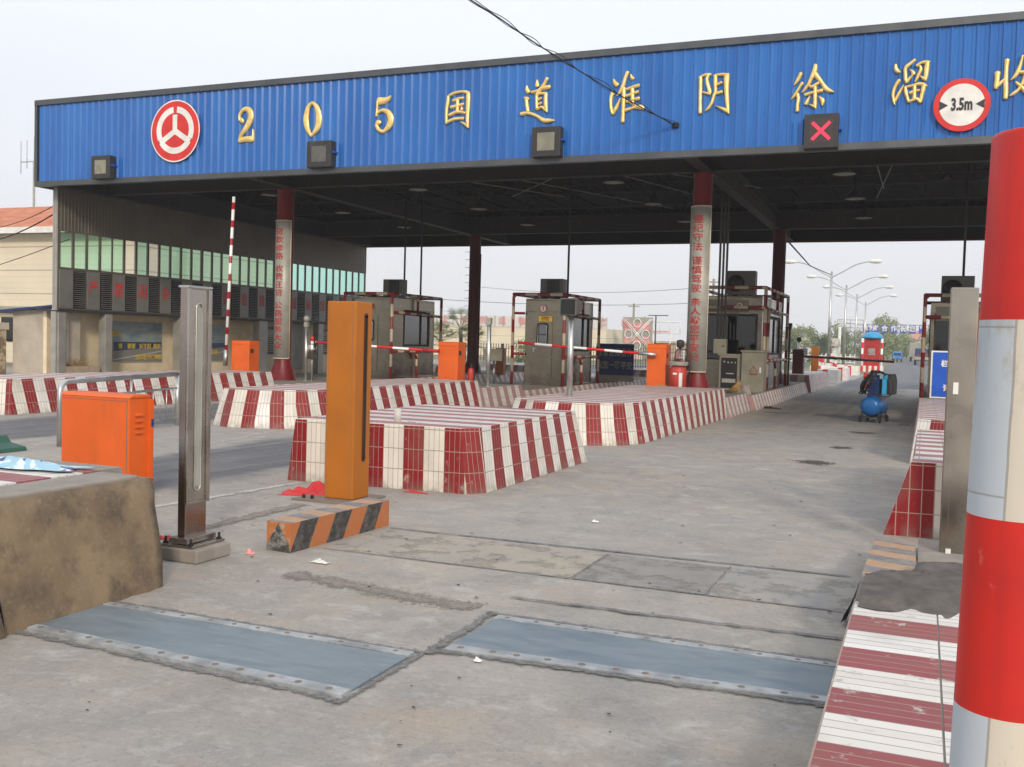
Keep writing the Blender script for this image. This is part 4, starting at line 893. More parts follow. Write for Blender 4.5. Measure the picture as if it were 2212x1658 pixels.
mbx = thing('mail_box', (-22.5, 21.2, 1), 'grey metal suggestion box with red lettering on the cream office wall', 'mail box')
m = MB(); m.box(-22.62, -22.3, 20.98, 21.42, .62, 1.42); m.prism([(20.96, 1.42), (21.44, 1.42), (21.42, 1.48), (20.98, 1.48)], 'x', -22.62, -22.28); m.box(-22.302, -22.296, 21.05, 21.35, 1.27, 1.285); m.build('box', 'grey_metal', mbx, bevel=.006)
text('意见箱', .11, 'signred', 'lettering', mbx, (-22.29, 21.2, 1.02), face='+x', bold=.004)
pl = thing('planter', (-21.9, 21.1, 0), 'low tiled planter with dead twigs between the office posts', 'planter')
M['tanrow'] = paint('tan_tile', (.42, .33, .24), .7, dirt=.3)
m = MB(); m.box(-22.45, -21.95, 20.66, 21.9, 0, .44)
m.build('trough', 'tanrow', pl, bevel=.005); m = MB()
for k in range(14): m.box(-21.948, -21.944, 20.68+.087*k, 20.686+.087*k, .02, .42)
m.box(-21.948, -21.94, 20.66, 21.9, .38, .385); m.build('tile_joints', 'mortar', pl); m = MB()
for k in range(60):
    a = random.uniform(0, 6.28); b = random.uniform(.1, .45); y = random.uniform(20.9, 21.5)
    m.tube([(-22.2, y, .42), (-22.2+b*.4*math.cos(a), y+b*math.sin(a), .42+random.uniform(.05, .28))], .006, 3)
m.build('twigs', 'straw', pl)
# things left of the office
o = MB().box(-24.35, -22.2, 21.0, 21.4, 0, 2.0); tag(o.build('cement_wall', 'plaster'), 'pale rendered wall end joining the front of the toll office', 'wall')
m = MB(); m.prism([(-24.9, 1.90), (-22.15, 2.12), (-22.15, 2.18), (-24.95, 1.95)], 'y', 20.7, 21.6); tag(m.build('lean_to_roof', 'navy'), 'thin blue sloping roof edge beside the toll office', 'roof')
sw = thing('boundary_wall', (-26, 20.6, 0), 'low wall with peeling brown plaster at the far left', 'wall')
MB().box(-28.5, -24.38, 20.5, 20.8, 0, 1.42).build('wall', 'peel', sw); MB().box(-28.5, -24.36, 20.42, 20.88, 1.42, 1.62).build('coping', 'plaster', sw)
rb = thing('tiled_building', (-36, 32, 0), 'cream tiled building with an orange tiled roof at the far left', 'building')
MB().box(-42, -28.4, 30, 40, 0, 5.35).build('wall', 'tilewall', rb)
m = MB(); m.face([(-43, 29.5, 5.5), (-28, 29.5, 5.5), (-28, 34, 7.05), (-43, 34, 7.05)]); m.face([(-43, 38.5, 5.5), (-28, 38.5, 5.5), (-28, 34, 7.05), (-43, 34, 7.05)]); m.face([(-28, 29.5, 5.5), (-28, 38.5, 5.5), (-28, 34, 7.05)]); m.build('roof', 'rooftile', rb)
m = MB(); m.box(-43, -28, 29.4, 29.52, 5.28, 5.52); m.box(-42, -28.3, 29.9, 30, 5.2, 5.3); m.build('eave', 'white', rb)
MB().box(-42.2, -29.5, 29.6, 30.0, 2.18, 2.34).build('ledge', 'grey_metal', rb)
m = MB(); m.box(-35.4, -34.2, 29.95, 30.02, .9, 1.9); m.build('window', 'darkglass', rb)
ms = thing('radio_mast', (-50.5, 45, 0), 'thin radio mast with a small aerial behind the orange tiled roof', 'mast')
m = MB(); m.tube([(-50.5, 45, 0), (-50.5, 45, 11.6)], .07, 6); m.tube([(-50.5, 45, 11.5), (-50.5, 45, 13.1)], .03, 5); m.build('pole', 'grey_metal', ms)
m = MB(); m.tube([(-51.6, 45, 11.6), (-50.3, 45, 11.6)], .03, 5); m.tube([(-51.6, 45, 10.9), (-51.6, 45, 12.9)], .022, 5); m.tube([(-51.1, 45, 11.2), (-51.1, 45, 12.9)], .022, 5); m.build('aerial', 'grey_metal', ms)
def wire(P, r, label, sag=0.):
    a, b = Vector(P[0]), Vector(P[-1]); pts = P if len(P) > 2 else [tuple(a.lerp(b, k/14)+Vector((0, 0, -4*sag*(k/14)*(1-k/14)))) for k in range(15)]
    m = MB(); m.tube(pts, r, 4); return tag(m.build('wire', 'rubber'), label, 'wire', 'overhead wires')
wire([(-36, 28, 5.5), (-22.2, 21, 5.2)], .012, 'upper black wire reaching the front corner of the toll office', .5)
wire([(-36, 27, 5.0), (-22.2, 21, 5.0)], .02, 'thick sagging black wire in front of the cream tiled building', .7)
wire([(-36, 26, 2.9), (-22.2, 21, 4.0)], .012, 'lowest thin wire in front of the cream tiled building', .2)
wire([(-4.62, 36.5, 5.30), (-6.31, 60, 6.33), (-7.42, 87, 7.75)], .03, 'dark cable from the rear of the canopy to the nearest street lamp')
wire([(-40, 85, 6.6), (-16, 75, 5.9)], .02, 'faint far wire seen above the booth numbered one', .5); wire([(-34, 60, 4.4), (-10, 75, 5.2)], .02, 'thin far wire behind the climbing pegs column', .6)

# ================================================================ toll booths
def pipes(mb, segs, r=.045):
    for s in segs:
        ax = 1
        mb.tube(s, r, 8)
def booth(x0, x1, y0, y1, z0, h, cage, label, num, front='door', back_open=True, side_win=None):
    t = thing('toll_booth', ((x0+x1)/2, (y0+y1)/2, z0), label, 'toll booth', 'steel toll booths under the canopy')
    zt = z0+h; m = MB()
    # four corner posts, plinth, header; window openings stay open
    zs, zh = z0+.98, z0+1.98
    m.box(x0, x1, y0, y1, z0, z0+.06); m.box(x0, x1, y0, y1, zt-.06, zt)
    m.box(x0, x1, y0, y0+.04, zh+.05, zt-.06); m.box(x0, x1, y1-.04, y1, zh+.05, zt-.06); m.box(x0, x0+.04, y0+.04, y1-.04, zh+.05, zt-.06); m.box(x1-.04, x1, y0+.04, y1-.04, zh+.05, zt-.06)
    wy0, wy1 = y0+.75, y1-.35
    for xa in (x0, x1-.04):
        m.box(xa, xa+.04, y0+.04, wy0, z0+.06, zh+.05); m.box(xa, xa+.04, wy1, y1-.04, z0+.06, zh+.05); m.box(xa, xa+.04, wy0, wy1, z0+.06, zs)
    if front == 'door':
        dx0, dx1 = x0+.38, x0+.66; dz0, dz1 = z0+1.12, z0+1.68
        m.box(x0, dx0, y0, y0+.04, z0+.06, zh+.05); m.box(dx1, x1, y0, y0+.04, z0+.06, zh+.05); m.box(dx0, dx1, y0, y0+.04, z0+.06, dz0); m.box(dx0, dx1, y0, y0+.04, dz1, zh+.05)
    else:
        m.box(x0, x0+.08, y0, y0+.04, z0+.06, zh+.05); m.box(x1-.10, x1, y0, y0+.04, z0+.06, zh+.05); m.box(x0+.08, x1-.10, y0, y0+.04, z0+.06, z0+.80)
    # rear: big opening
    m.box(x0, x0+.2, y1-.04, y1, z0+.06, zh+.05); m.box(x1-.2, x1, y1-.04, y1, z0+.06, zh+.05); m.box(x0+.2, x1-.2, y1-.04, y1, z0+.06, z0+1.0)
    m.build('body', 'booth_steel', t, bevel=.006)
    if front == 'door':
        m = MB(); m.box(x0+.24, x0+.80, y0-.022, y0-.002, z0+.22, z0+1.08); m.box(x0+.24, dx0-.02, y0-.022, y0-.002, z0+1.08, z0+1.86); m.box(dx1+.02, x0+.80, y0-.022, y0-.002, z0+1.08, z0+1.86); m.box(dx0-.02, dx1+.02, y0-.022, y0-.002, dz1+.04, z0+1.86)
        d = m.build('door', 'booth_steel', t)
        m = MB(); m.box(x0+.26, x0+.36, y0-.06, y0-.03, z0+1.0, z0+1.02); m.box(x0+.26, x0+.29, y0-.04, y0-.02, z0+.92, z0+1.03); m.build('handle', 'steel_light', d)
        m = MB(); P = []; cx, cz, a, b, rr_ = (dx0+dx1)/2, (dz0+dz1)/2, .15, .29, .08
        for k in range(24):
            th = 2*math.pi*k/24; sx_, sz_ = math.copysign(1, math.cos(th)), math.copysign(1, math.sin(th)); P.append((cx+sx_*(a-rr_)+rr_*math.cos(th), y0-.03, cz+sz_*(b-rr_)+rr_*math.sin(th)))
        m.tube(P+[P[0]], .024, 6, cap=False); P2 = [(cx+(p[0]-cx)*.84, y0-.045, cz+(p[2]-cz)*.92) for p in P]; m.m = 1; m.tube(P2+[P2[0]], .009, 5, cap=False); m.m = 0; m.box(cx-a, cx+a, y0-.032, y0-.015, cz-.02, cz+.005)
        fr = m.build('door_window', ['rubber', 'steel_light'], d); m = MB(); m.box(dx0-.02, dx1+.02, y0-.012, y0-.006, dz0-.03, dz1+.03); m.build('pane', 'dirtyglass', fr)
    else:
        m = MB(); m.box(x0+.08, x1-.10, y0+.0, y0+.03, zh-.02, zh+.05); m.box(x0+.08, x0+.11, y0, y0+.03, z0+.8, zh); m.box(x1-.13, x1-.10, y0, y0+.03, z0+.8, zh); f = m.build('front_window', 'dark', t); m = MB(); m.box(x0+.1, x1-.12, y0+.01, y0+.018, z0+.82, zh-.02); m.build('pane', 'darkglass', f)
    for nm, xa, s in (('side_window', x1, 1), ('side_window', x0, -1)):
        m = MB(); xs = sorted((xa-s*.045, xa+s*.012)); m.box(*xs, wy0-.03, wy0+.03, zs-.03, zh+.03); m.box(*xs, wy1-.03, wy1+.03, zs-.03, zh+.03); m.box(*xs, wy0+.03, wy1-.03, zs-.03, zs+.03); m.box(*xs, wy0+.03, wy1-.03, zh-.03, zh+.03); m.box(*xs, (wy0+wy1)/2+.25, (wy0+wy1)/2+.29, zs+.03, zh-.03)
        f = m.build(nm, 'rubber', t); m = MB(); m.box(xa-s*.025, xa-s*.02, wy0, wy1, zs, zh); m.build('pane', 'dirtyglass', f)
    m = MB(); m.box(x0+.2, x1-.2, y1-.05, y1-.044, z0+1.02, zh+.03); m.build('rear_window', 'dirtyglass', t)
    # desk and monitor inside
    m = MB(); m.box(x0+.1, x1-.1, y0+1.1, y0+1.7, z0+.72, z0+.77); m.box(x0+.25, x0+.60, y0+1.3, y0+1.34, z0+.84, z0+1.10); m.box(x0+.38, x0+.46, y0+1.3, y0+1.36, z0+.77, z0+.86); m.build('desk', 'dark', t)
    if front != 'door':
        m = MB(); m.box(x0+.1, x1-.35, y0-.012, y0-.002, zt-.44, zt-.10); m.build('header_panel', 'cabinet_metal', t, bevel=.004)
    if num:
        nx = x0+(.52 if front == 'door' else .98); m = MB(); disc(m, nx, zt-.27, y0-.016, .105); m.build('number_plate', 'signwhite', t)
        m = MB(); arc(m, nx, zt-.27, y0-.019, .088, .105, 0, 360, 30); m.build('number_ring', 'letter_red', t); text(num, .15, 'letter_red', 'lettering', t, (nx, y0-.022, zt-.27), bold=.006)
    if front == 'door' and num == '1':
        m = MB(); m.box(x0+.40, x0+.80, y0-.03, y0-.024, z0+1.76, z0+1.90); m.build('notice', 'yellow', t); text('收费重地\n闲人免进', .055, 'letter_red', 'notice_lettering', t, (x0+.60, y0-.035, z0+1.83))
    # guard rails
    cx0, cx1, cy0, cy1, ct = cage; m = MB(); r = .046; zc = ct; zl = zc-.52; zm = z0+.80
    pipes(m, [[(cx0, cy0, z0), (cx0, cy0, zc-.08), (cx0+.06, cy0, zc-.01)], [(cx1, cy0, z0), (cx1, cy0, zc)], [(cx0, cy0, zc), (cx1, cy0, zc)], [(cx1, cy0, zc), (cx1, cy1, zc)], [(cx0, cy0, zc), (cx0, cy1, zc)], [(cx0, cy1, zc), (cx1, cy1, zc)], [(cx1, cy1, z0), (cx1, cy1, zc)], [(cx0, cy1, z0), (cx0, cy1, zc)]], r)
    if front != 'door': pipes(m, [[(cx0, cy0, zl), (cx1, cy0, zl)], [(cx1, cy0+.62, z0), (cx1, cy0+.62, zl)]], r)
    else: pipes(m, [[(cx0, cy0, zl), (x0, cy0+.12, zl)], [(cx0, cy0, zm+.05), (x0, cy0+.12, zm+.05)]], r*.8)
    pipes(m, [[(cx1, cy0, zl), (cx1, cy1, zl-.05)], [(cx1, cy0, zm), (cx1, cy1, zm)], [(cx1, (cy0+cy1)*.5, z0), (cx1, (cy0+cy1)*.5, zm)], [(cx1, (cy0+cy1)*.5, zl), (cx1, (cy0+cy1)*.5, zc)], [(cx1, (cy0+cy1)*.5-.2, zm), (cx1, (cy0+cy1)*.5, zm-.22)]], r*.85)
    m.build('guard_rail', 'pipeband', t); return t
booth(-10.22, -9.13, 25.55, 28.2, .30, 2.38, (-10.52, -9.02, 25.38, 28.5, 2.79), 'steel toll booth numbered 1 with an oval door window, in the middle', '1')
booth(-15.5, -14.25, 25.2, 27.9, .30, 2.36, (-15.75, -14.16, 25.05, 28.2, 2.76), 'steel toll booth behind the ochre post, the leftmost of the four', '出口')
booth(-5.55, -3.98, 26.7, 30.6, .36, 2.50, (-5.75, -3.86, 26.45, 31.0, 3.07), 'steel toll booth numbered 2 behind the second red column', '2', front='window')
booth(.12, 1.75, 25.9, 29.3, .42, 2.28, (-.02, 1.9, 25.6, 29.6, 2.86), 'steel toll booth at the right behind the blue notice board', None, front='window')
for (x, y, z), w_, hh_, lab, fan in (((-9.55, 25.72, 2.68), .66, .52, 'boxy air conditioner with a black grille on the roof of booth 1', 0), ((-14.42, 25.5, 2.66), .62, .50, 'dark air conditioner on the leftmost booth roof', 0),
                              ((-4.55, 26.6, 2.86), .76, .62, 'air conditioner with a round fan on the booth behind the second red column', 1), ((.68, 25.9, 2.70), .72, .60, 'air conditioner with a round fan on the right hand booth roof', 1)):
    t = thing('air_conditioner', (x, y, z), lab, 'air conditioner', 'air conditioners on the booth roofs')
    m = MB(); m.box(x-w_/2, x+w_/2, y, y+.34, z+.04, z+hh_+.04); m.box(x-w_/2+.05, x-w_/2+.1, y, y+.34, z, z+.04); m.box(x+w_/2-.1, x+w_/2-.05, y, y+.34, z, z+.04); m.build('casing', 'shaded_grimy_metal', t, bevel=.012)
    m = MB()
    if fan: m.lathe([(.01, 0), (.22, 0), (.22, .012), (.01, .012)], (x-w_*.16, y-.014, z+.33), 24, 'y')
    else: m.box(x-w_*.2, x+w_*.36, y-.008, y, z+.08, z+hh_)
    m.build('grille', 'black', t); m = MB()
    if not fan:
        for k in range(9): m.box(x-w_*.2, x+w_*.36, y-.014, y-.008, z+.1+.05*k, z+.108+.05*k)
        for k in range(4): m.box(x-w_*.2+.1*k+.05, x-w_*.2+.1*k+.056, y-.016, y-.008, z+.08, z+hh_)
    else:
        for k in range(5): arc(m, x-w_*.16, z+.33, y-.018, .04*k+.02, .04*k+.026, 0, 360, 20)
    m.build('guard', 'dark', t)
# vertical conduits from booth roofs to the ceiling
def pole(x, y, z0, z1, r, mat, name, label, cat, grp=None):
    m = MB(); m.tube([(x, y, z0), (x, y, z1)], r, 10); return tag(m.build(name, mat), label, cat, grp)
pole(-14.85, 27.0, 2.6, 5.8, .03, 'dark', 'conduit', 'left of the two thin conduits above the leftmost booth', 'conduit', 'conduits rising from the booths to the canopy'); pole(-14.28, 27.0, 2.6, 5.8, .03, 'dark', 'conduit', 'right of the two thin conduits above the leftmost booth', 'conduit', 'conduits rising from the booths to the canopy')
pole(-9.24, 26.2, 2.66, 6.5, .03, 'dark', 'conduit', 'thin conduit above the booth numbered 1', 'conduit', 'conduits rising from the booths to the canopy'); pole(.80, 26.3, 2.68, 6.5, .03, 'dark', 'conduit', 'thin conduit above the booth on the right', 'conduit', 'conduits rising from the booths to the canopy')
cb = thing('conduit_bundle', (-4.86, 25.9, 1.7), 'three vertical conduits with a small grey box right of the second red column', 'conduit')
m = MB()
for k in range(3): m.tube([(-4.98+.09*k, 25.9, 1.68), (-4.98+.09*k, 25.9, 6.5)], .03, 8)
m.build('conduits', 'shaded_grimy_metal', cb)
m = MB(); m.box(-5.05, -4.72, 25.78, 25.98, 1.32, 1.70); m.build('box', 'cabinet_metal', cb, bevel=.01); m = MB(); m.box(-4.83, -4.77, 25.765, 25.78, 1.50, 1.53); m.build('latch', 'dark', cb)
rk = thing('control_rack', (-4.6, 25.9, .36), 'black control rack with dials below the grey box at booth 2', 'control rack')
m = MB(); m.box(-4.88, -4.33, 25.80, 26.3, .38, 1.28); m.box(-4.92, -4.30, 25.78, 26.34, 1.28, 1.32); m.build('case', 'cabinet_metal', rk); m = MB(); m.box(-4.83, -4.42, 25.785, 25.80, .44, 1.22); m.build('face', 'black', rk)
m = MB()
for x, z, r in ((-4.75, 1.12, .025), (-4.65, 1.1, .022), (-4.56, 1.1, .022), (-4.47, 1.1, .02)): m.lathe([(r, 0), (r, .012), (.005, .012)], (x, 25.768, z), 10, 'y')
m.box(-4.80, -4.45, 25.78, 25.784, .58, .68); m.box(-4.7, -4.5, 25.78, 25.784, .80, .83)
for k in range(6): m.box(-4.79+.055*k, -4.765+.055*k, 25.776, 25.785, .60, .66)
m.build('dials', 'signgrey', rk)
cc = thing('electric_cabinet', (-3.98, 25.8, .36), 'beige electrical cabinet with a red warning triangle beside booth 2', 'cabinet')
m = MB(); m.box(-4.30, -3.74, 25.70, 26.25, .36, 1.38); m.box(-4.33, -3.71, 25.67, 26.28, 1.38, 1.43); m.build('case', 'cabinet_metal', cc, bevel=.008)
m = MB(); T = [(-4.08, .88), (-3.90, .88), (-3.99, 1.04)]
for a, b in zip(T, T[1:]+T[:1]): m.tube([(a[0], 25.695, a[1]), (b[0], 25.695, b[1])], .005, 4)
m.tube([(-3.985, 25.695, 1.0), (-4.0, 25.695, .95), (-3.98, 25.695, .945), (-3.99, 25.695, .9)], .004, 4); m.build('warning_triangle', 'letter_red', cc); text('高压危险', .05, 'letter_red', 'lettering', cc, (-3.99, 25.695, .82))
m = MB(); m.box(-3.84, -3.80, 25.685, 25.70, .86, 1.0); m.build('handle', 'signwhite', cc)
# the attendant in booth 2
per = thing('person', (-4.75, 28.0, .36), 'attendant in dark clothes seated inside booth 2, seen through its window', 'person')
def skin_body(name, V, E, rad, mat, par, sub=2):
    me = bpy.data.meshes.new(name); me.from_pydata(V, E, []); me.materials.append(M[mat]); o = bpy.data.objects.new(name, me); COL.objects.link(o); o.parent = par; o.location = -parent_loc(par)
    sk = o.modifiers.new('skin', 'SKIN'); 
    for i, r in enumerate(rad):
        me.skin_vertices[0].data[i].radius = (r, r) if not isinstance(r, tuple) else r
    me.skin_vertices[0].data[0].use_root = True; sk.use_smooth_shade = True
    ss = o.modifiers.new('sub', 'SUBSURF'); ss.levels = sub; ss.render_levels = sub; return o
px, py, pz = -4.75, 28.0, .36
V = [(px, py, pz+.50), (px, py-.02, pz+.75), (px, py-.03, pz+1.0), (px, py-.02, pz+1.12), (px, py-.03, pz+1.2), (px, py-.04, pz+1.32), (px-.19, py-.02, pz+1.02), (px-.25, py-.12, pz+.78), (px-.18, py-.38, pz+.80), (px+.19, py-.02, pz+1.02), (px+.27, py-.12, pz+.80), (px+.28, py-.38, pz+.82), (px-.1, py, pz+.48), (px-.12, py-.42, pz+.48), (px-.12, py-.45, pz+.08), (px+.1, py, pz+.48), (px+.12, py-.42, pz+.48), (px+.12, py-.45, pz+.08)]
E_ = [(0, 1), (1, 2), (2, 3), (3, 4), (4, 5), (2, 6), (6, 7), (7, 8), (2, 9), (9, 10), (10, 11), (0, 12), (12, 13), (13, 14), (0, 15), (15, 16), (16, 17)]
skin_body('body', V, E_, [.15, .15, .13, .055, .075, .085, .065, .05, .035, .065, .05, .035, .09, .075, .045, .09, .075, .045], 'uniform', per)
m = MB(); m.smooth = True; m.lathe([(.01, -.11), (.06, -.10), (.082, -.04), (.088, .03), (.075, .09), (.03, .12), (.005, .125)], (px, py-.05, pz+1.28), 16); m.lathe([(.015, 0), (.02, .02), (.004, .05)], (px, py-.15, pz+1.255), 8); m.build('head', 'skin', per)
m = MB(); m.lathe([(.085, .0), (.094, .04), (.085, .09), (.04, .125), (.005, .13)], (px, py-.035, pz+1.30), 16); m.build('hair', 'hair', per)
sb = MB(); sb.box(px-.2, px+.2, py-.2, py+.2, pz+.38, pz+.42); sb.tube([(px, py, pz+.06), (px, py, pz+.38)], .03, 8); sb.box(px-.18, px+.18, py+.18, py+.22, pz+.5, pz+.9); sb.box(px-.02, px+.02, py+.16, py+.2, pz+.4, pz+.6); tag(sb.build('chair', 'black'), 'dark chair under the attendant inside booth 2', 'chair')

# ================================================================ boom gates
def cabinet(x0, x1, y0, y1, z0, z1, mat, par, lid=True):
    m = MB(); m.box(x0, x1, y0, y1, z0, z1-.10); m.build('housing', mat, par, bevel=.01)
    m = MB(); m.prism([(y0-.005, z1-.10), (y1+.005, z1-.10), (y1+.005, z1-.03), (y1-.04, z1), (y0+.04, z1), (y0-.005, z1-.03)], 'x', x0-.005, x1+.005); m.build('lid', mat, par, bevel=.006)
def boom(x0, x1, y0, y1, z0, z1, piv, tip, label, mat='orange', arm='armband', band_r=.03, side=1, br='steel_light'):
    t = thing('boom_gate', ((x0+x1)/2, (y0+y1)/2, z0), label, 'boom gate', 'boom gates across the lanes'); cabinet(x0, x1, y0, y1, z0, z1, mat, t)
    m = MB(); m.box(x1, x1+.012, y0+.05, y0+.16, z1-.30, z1-.20); m.build('lock', 'dark', t)
    a, b = Vector(piv), Vector(tip); d = (b-a).normalized(); m = MB(); p = a-d*.30; q = a+d*.10
    m.tube([p, q], .055, 4); m.build('bracket', br, t); m = MB(); m.tube([a+d*.05, b], band_r, 8); m.build('arm', arm, t); return t
boom(-5.66, -5.23, 21.45, 21.85, .42, 1.52, (-5.72, 21.35, 1.30), (-8.80, 21.35, 1.47), 'orange boom gate with its striped arm closed, left of the second red column')
boom(-10.22, -9.72, 20.25, 20.65, .44, 1.44, (-10.45, 20.15, 1.23), (-13.45, 20.15, 1.34), 'orange boom gate with its arm closed behind the ochre post', br='letter_red')
g_ = boom(-15.95, -15.42, 20.2, 20.6, .30, 1.32, (-16.05, 20.1, .98), (-15.88, 20.1, 4.86), 'orange boom gate with its arm raised upright near the first red column', arm='armband_s', band_r=.038)
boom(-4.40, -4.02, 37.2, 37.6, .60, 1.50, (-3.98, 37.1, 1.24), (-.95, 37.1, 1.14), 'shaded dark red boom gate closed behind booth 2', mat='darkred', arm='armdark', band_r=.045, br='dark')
# ochre slabs further off
for x0, x1, y, z0, z1, lab in ((-4.83, -4.50, 47.9, .45, 1.63, 'small orange post on the far island right of booth 2'), (-14.32, -14.02, 33.0, .25, 1.22, 'small ochre post behind the beige panel'), (-9.98, -9.72, 33.0, .28, 1.32, 'small ochre post left of the far blue notice')):
    t = thing('light_curtain_post', (x0, y, z0), lab, 'post', 'ochre light curtain posts'); MB().box(x0, x1, y, y+.25, z0, z1).build('case', 'ochre', t, bevel=.01)

# near light curtain posts
t = thing('light_curtain_post', (-4.87, 7.83, 0), 'tall ochre sheet metal post in the foreground behind the hazard striped beam', 'post', 'ochre light curtain posts')
m = MB(); xa, xb, ya, yb = -5.02, -4.715, 7.70, 7.98; m.box(xa, xb, ya, yb, .02, 1.815); m.build('case', 'ochre', t, bevel=.008)
m = MB(); yc_ = 7.865; P = [(yc_-.022, .40), (yc_+.022, .40), (yc_+.022, 1.68), (yc_-.022, 1.68)]; m.box(xb+.0, xb+.010, yc_-.024, yc_+.024, .38, 1.69); m.cyl((xb+.0, yc_, .38), (xb+.010, yc_, .38), .024, 12); m.cyl((xb, yc_, 1.69), (xb+.010, yc_, 1.69), .024, 12); m.build('groove', 'ochre_dk', t)
m = MB(); m.box(xb-.035, xb-.032, ya-.002, ya, .03, 1.80); m.box(xa+.02, xa+.022, ya-.002, ya, .03, 1.80); m.build('seam', 'rust', t)
m = MB(); m.box(xb+.010, xb+.014, yc_-.010, yc_+.010, .40, 1.67); m.build('lens_strip', 'rubber', t)
m = MB(); m.box(-5.25, -4.6, 7.52, 8.1, 0, .018); m.build('base_plate', 'rust', t)
for x, y in ((-5.17, 7.6), (-5.08, 7.6)): MB().cyl((x, y, .018), (x, y, .05), .016, 8).build('bolt', 'rubber', t)
t = thing('light_curtain_post', (-4.35, 5.15, .1), 'tall polished steel post bolted to a concrete block at the left', 'post')
m = MB(); m.box(-4.432, -4.37, 5.06, 5.27, .14, 1.815); m.build('case', 'steel_reflection', t, bevel=.006)
m = MB(); m.box(-4.37, -4.352, 5.05, 5.08, .40, 1.80); m.box(-4.37, -4.352, 5.245, 5.28, .40, 1.80); m.box(-4.37, -4.364, 5.08, 5.245, .40, 1.80); m.box(-4.37, -4.352, 5.05, 5.28, .385, .40); m.build('channel', 'steel', t, bevel=.003)
m = MB(); P = []
for k in range(20):
    th = 2*math.pi*k/20; P.append((-4.36, 5.162+.030*math.cos(th), (1.68 if math.sin(th) > 0 else .50)+.030*math.sin(th)))
m.tube(P+[P[0]], .006, 5, cap=False); m.build('window_rim', 'steel_light', t)
m = MB(); m.box(-4.366, -4.358, 5.14, 5.185, .50, 1.68); m.build('lens_strip', 'grey_metal', t)
m = MB(); m.box(-4.436, -4.352, 5.048, 5.282, 1.808, 1.822); m.build('cap', 'steel_light', t)
m = MB(); m.box(-4.465, -4.32, 5.02, 5.31, .135, .17); m.box(-4.52, -4.26, 5.0, 5.33, .114, .13); m.build('base_plate', 'steel', t, bevel=.002)
for x, y in ((-4.50, 5.03), (-4.285, 5.02), (-4.285, 5.30), (-4.5, 5.30)): m = MB(); m.cyl((x, y, .13), (x, y, .142), .018, 6); m.cyl((x, y, .13), (x, y, .175), .009, 8); m.build('bolt', 'rubber', t)
m = MB(); m.box(-4.58, -4.21, 4.99, 5.33, .02, .112); m.build('concrete_base', 'concrete_block', t, bevel=.012); t.location += Vector((-.06, .10, -.02))
t = thing('light_curtain_post', (.3, 7.55, 0), 'stained steel cabinet post behind the thick red and white bollard on the right', 'post')
m = MB(); m.box(.155, .33, 7.45, 7.62, .03, 1.95); m.build('case', 'steel_dark', t, bevel=.006)
m = MB(); m.box(.157, .205, 7.442, 7.45, .20, 1.88); m.build('door_strip', 'steel_dark', t, bevel=.003); m = MB(); m.box(.195, .228, 7.43, 7.45, 1.22, 1.30); m.box(.195, .228, 7.43, 7.45, .09, .15); m.build('hinge', 'signwhite', t)
t = thing('light_curtain_post', (.6, 8.15, 0), 'narrow strip of an orange post between the steel cabinet and the big bollard', 'post', 'ochre light curtain posts'); MB().box(.36, .62, 8.05, 8.3, 0, 1.80).build('case', 'ochre', t, bevel=.01)
hb_ = thing('hazard_beam', (-4.05, 6.3, 0), 'worn orange and black hazard striped steel beam lying on the ground', 'beam')
m = MB(); A_, B_, D_ = Vector((-3.96, 5.67, 0)), Vector((-3.885, 6.90, 0)), Vector((-4.17, 5.69, 0)); C_ = B_+(D_-A_)*1.0; Z = Vector((0, 0, .205))
L_ = (B_-A_).length; W_ = (D_-A_).length
m.face([A_, B_, B_+Z, A_+Z], [(0, 0), (L_, 0), (L_, .205), (0, .205)]); m.face([C_, D_, D_+Z, C_+Z], [(L_, 0), (0, 0), (0, .205), (L_, .205)]); m.face([B_, C_, C_+Z, B_+Z], [(0, 0), (W_, 0), (W_, .2), (0, .2)])
m.build('side', 'hazard', hb_, recalc=False); m = MB(); m.face([D_, A_, A_+Z, D_+Z], [(.05, 0), (.25, 0), (.25, .205), (.05, .205)]); m.build('end_plate', 'hazard_end', hb_, recalc=False)
m = MB(); m.face([A_+Z, B_+Z, C_+Z, D_+Z], [(.1, 0), (L_+.1, 0), (L_+.1, W_), (.1, W_)]); m.build('top', 'hazard_top', hb_, recalc=False)
# thick bollard, right foreground
bp = thing('bollard', (.158, 1.9, .0), 'very thick red and white banded steel bollard at the right edge', 'bollard')
m = MB(); cx, cy, r = .163, 1.9, .083; sm = []
tilt = .018
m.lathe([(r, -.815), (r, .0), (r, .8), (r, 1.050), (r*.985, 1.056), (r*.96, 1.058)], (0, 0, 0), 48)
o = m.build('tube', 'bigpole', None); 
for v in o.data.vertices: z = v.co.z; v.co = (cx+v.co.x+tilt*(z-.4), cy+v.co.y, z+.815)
o.parent = bp; o.location = -Vector(bp.location)
# orange cabinet on the left
oc = thing('equipment_cabinet', (-6.85, 6.9, 0), 'bright orange equipment cabinet with louvre slots behind the brown block', 'cabinet')
m = MB(); m.box(-7.27, -6.47, 6.80, 7.06, .0, .895); m.prism([(6.79, .895), (7.07, .895), (7.03, .925), (6.83, .925)], 'x', -7.28, -6.46); m.build('case', 'orange', oc, bevel=.006)
m = MB(); m.box(-6.47, -6.44, 7.03, 7.07, .0, .88); m.build('door_edge', 'orange', oc); m = MB(); m.box(-6.50, -6.494, 6.796, 6.80, .02, .88); m.box(-7.25, -6.5, 6.796, 6.80, .868, .873); m.build('seam', 'rust', oc); m = MB()
for k in range(4): m.prism([(-6.47, .76-.052*k), (-6.447, .745-.052*k), (-6.447, .735-.052*k), (-6.47, .735-.052*k)], 'y', 6.865, 6.955)
m.build('louvre_slots', 'orange', oc)
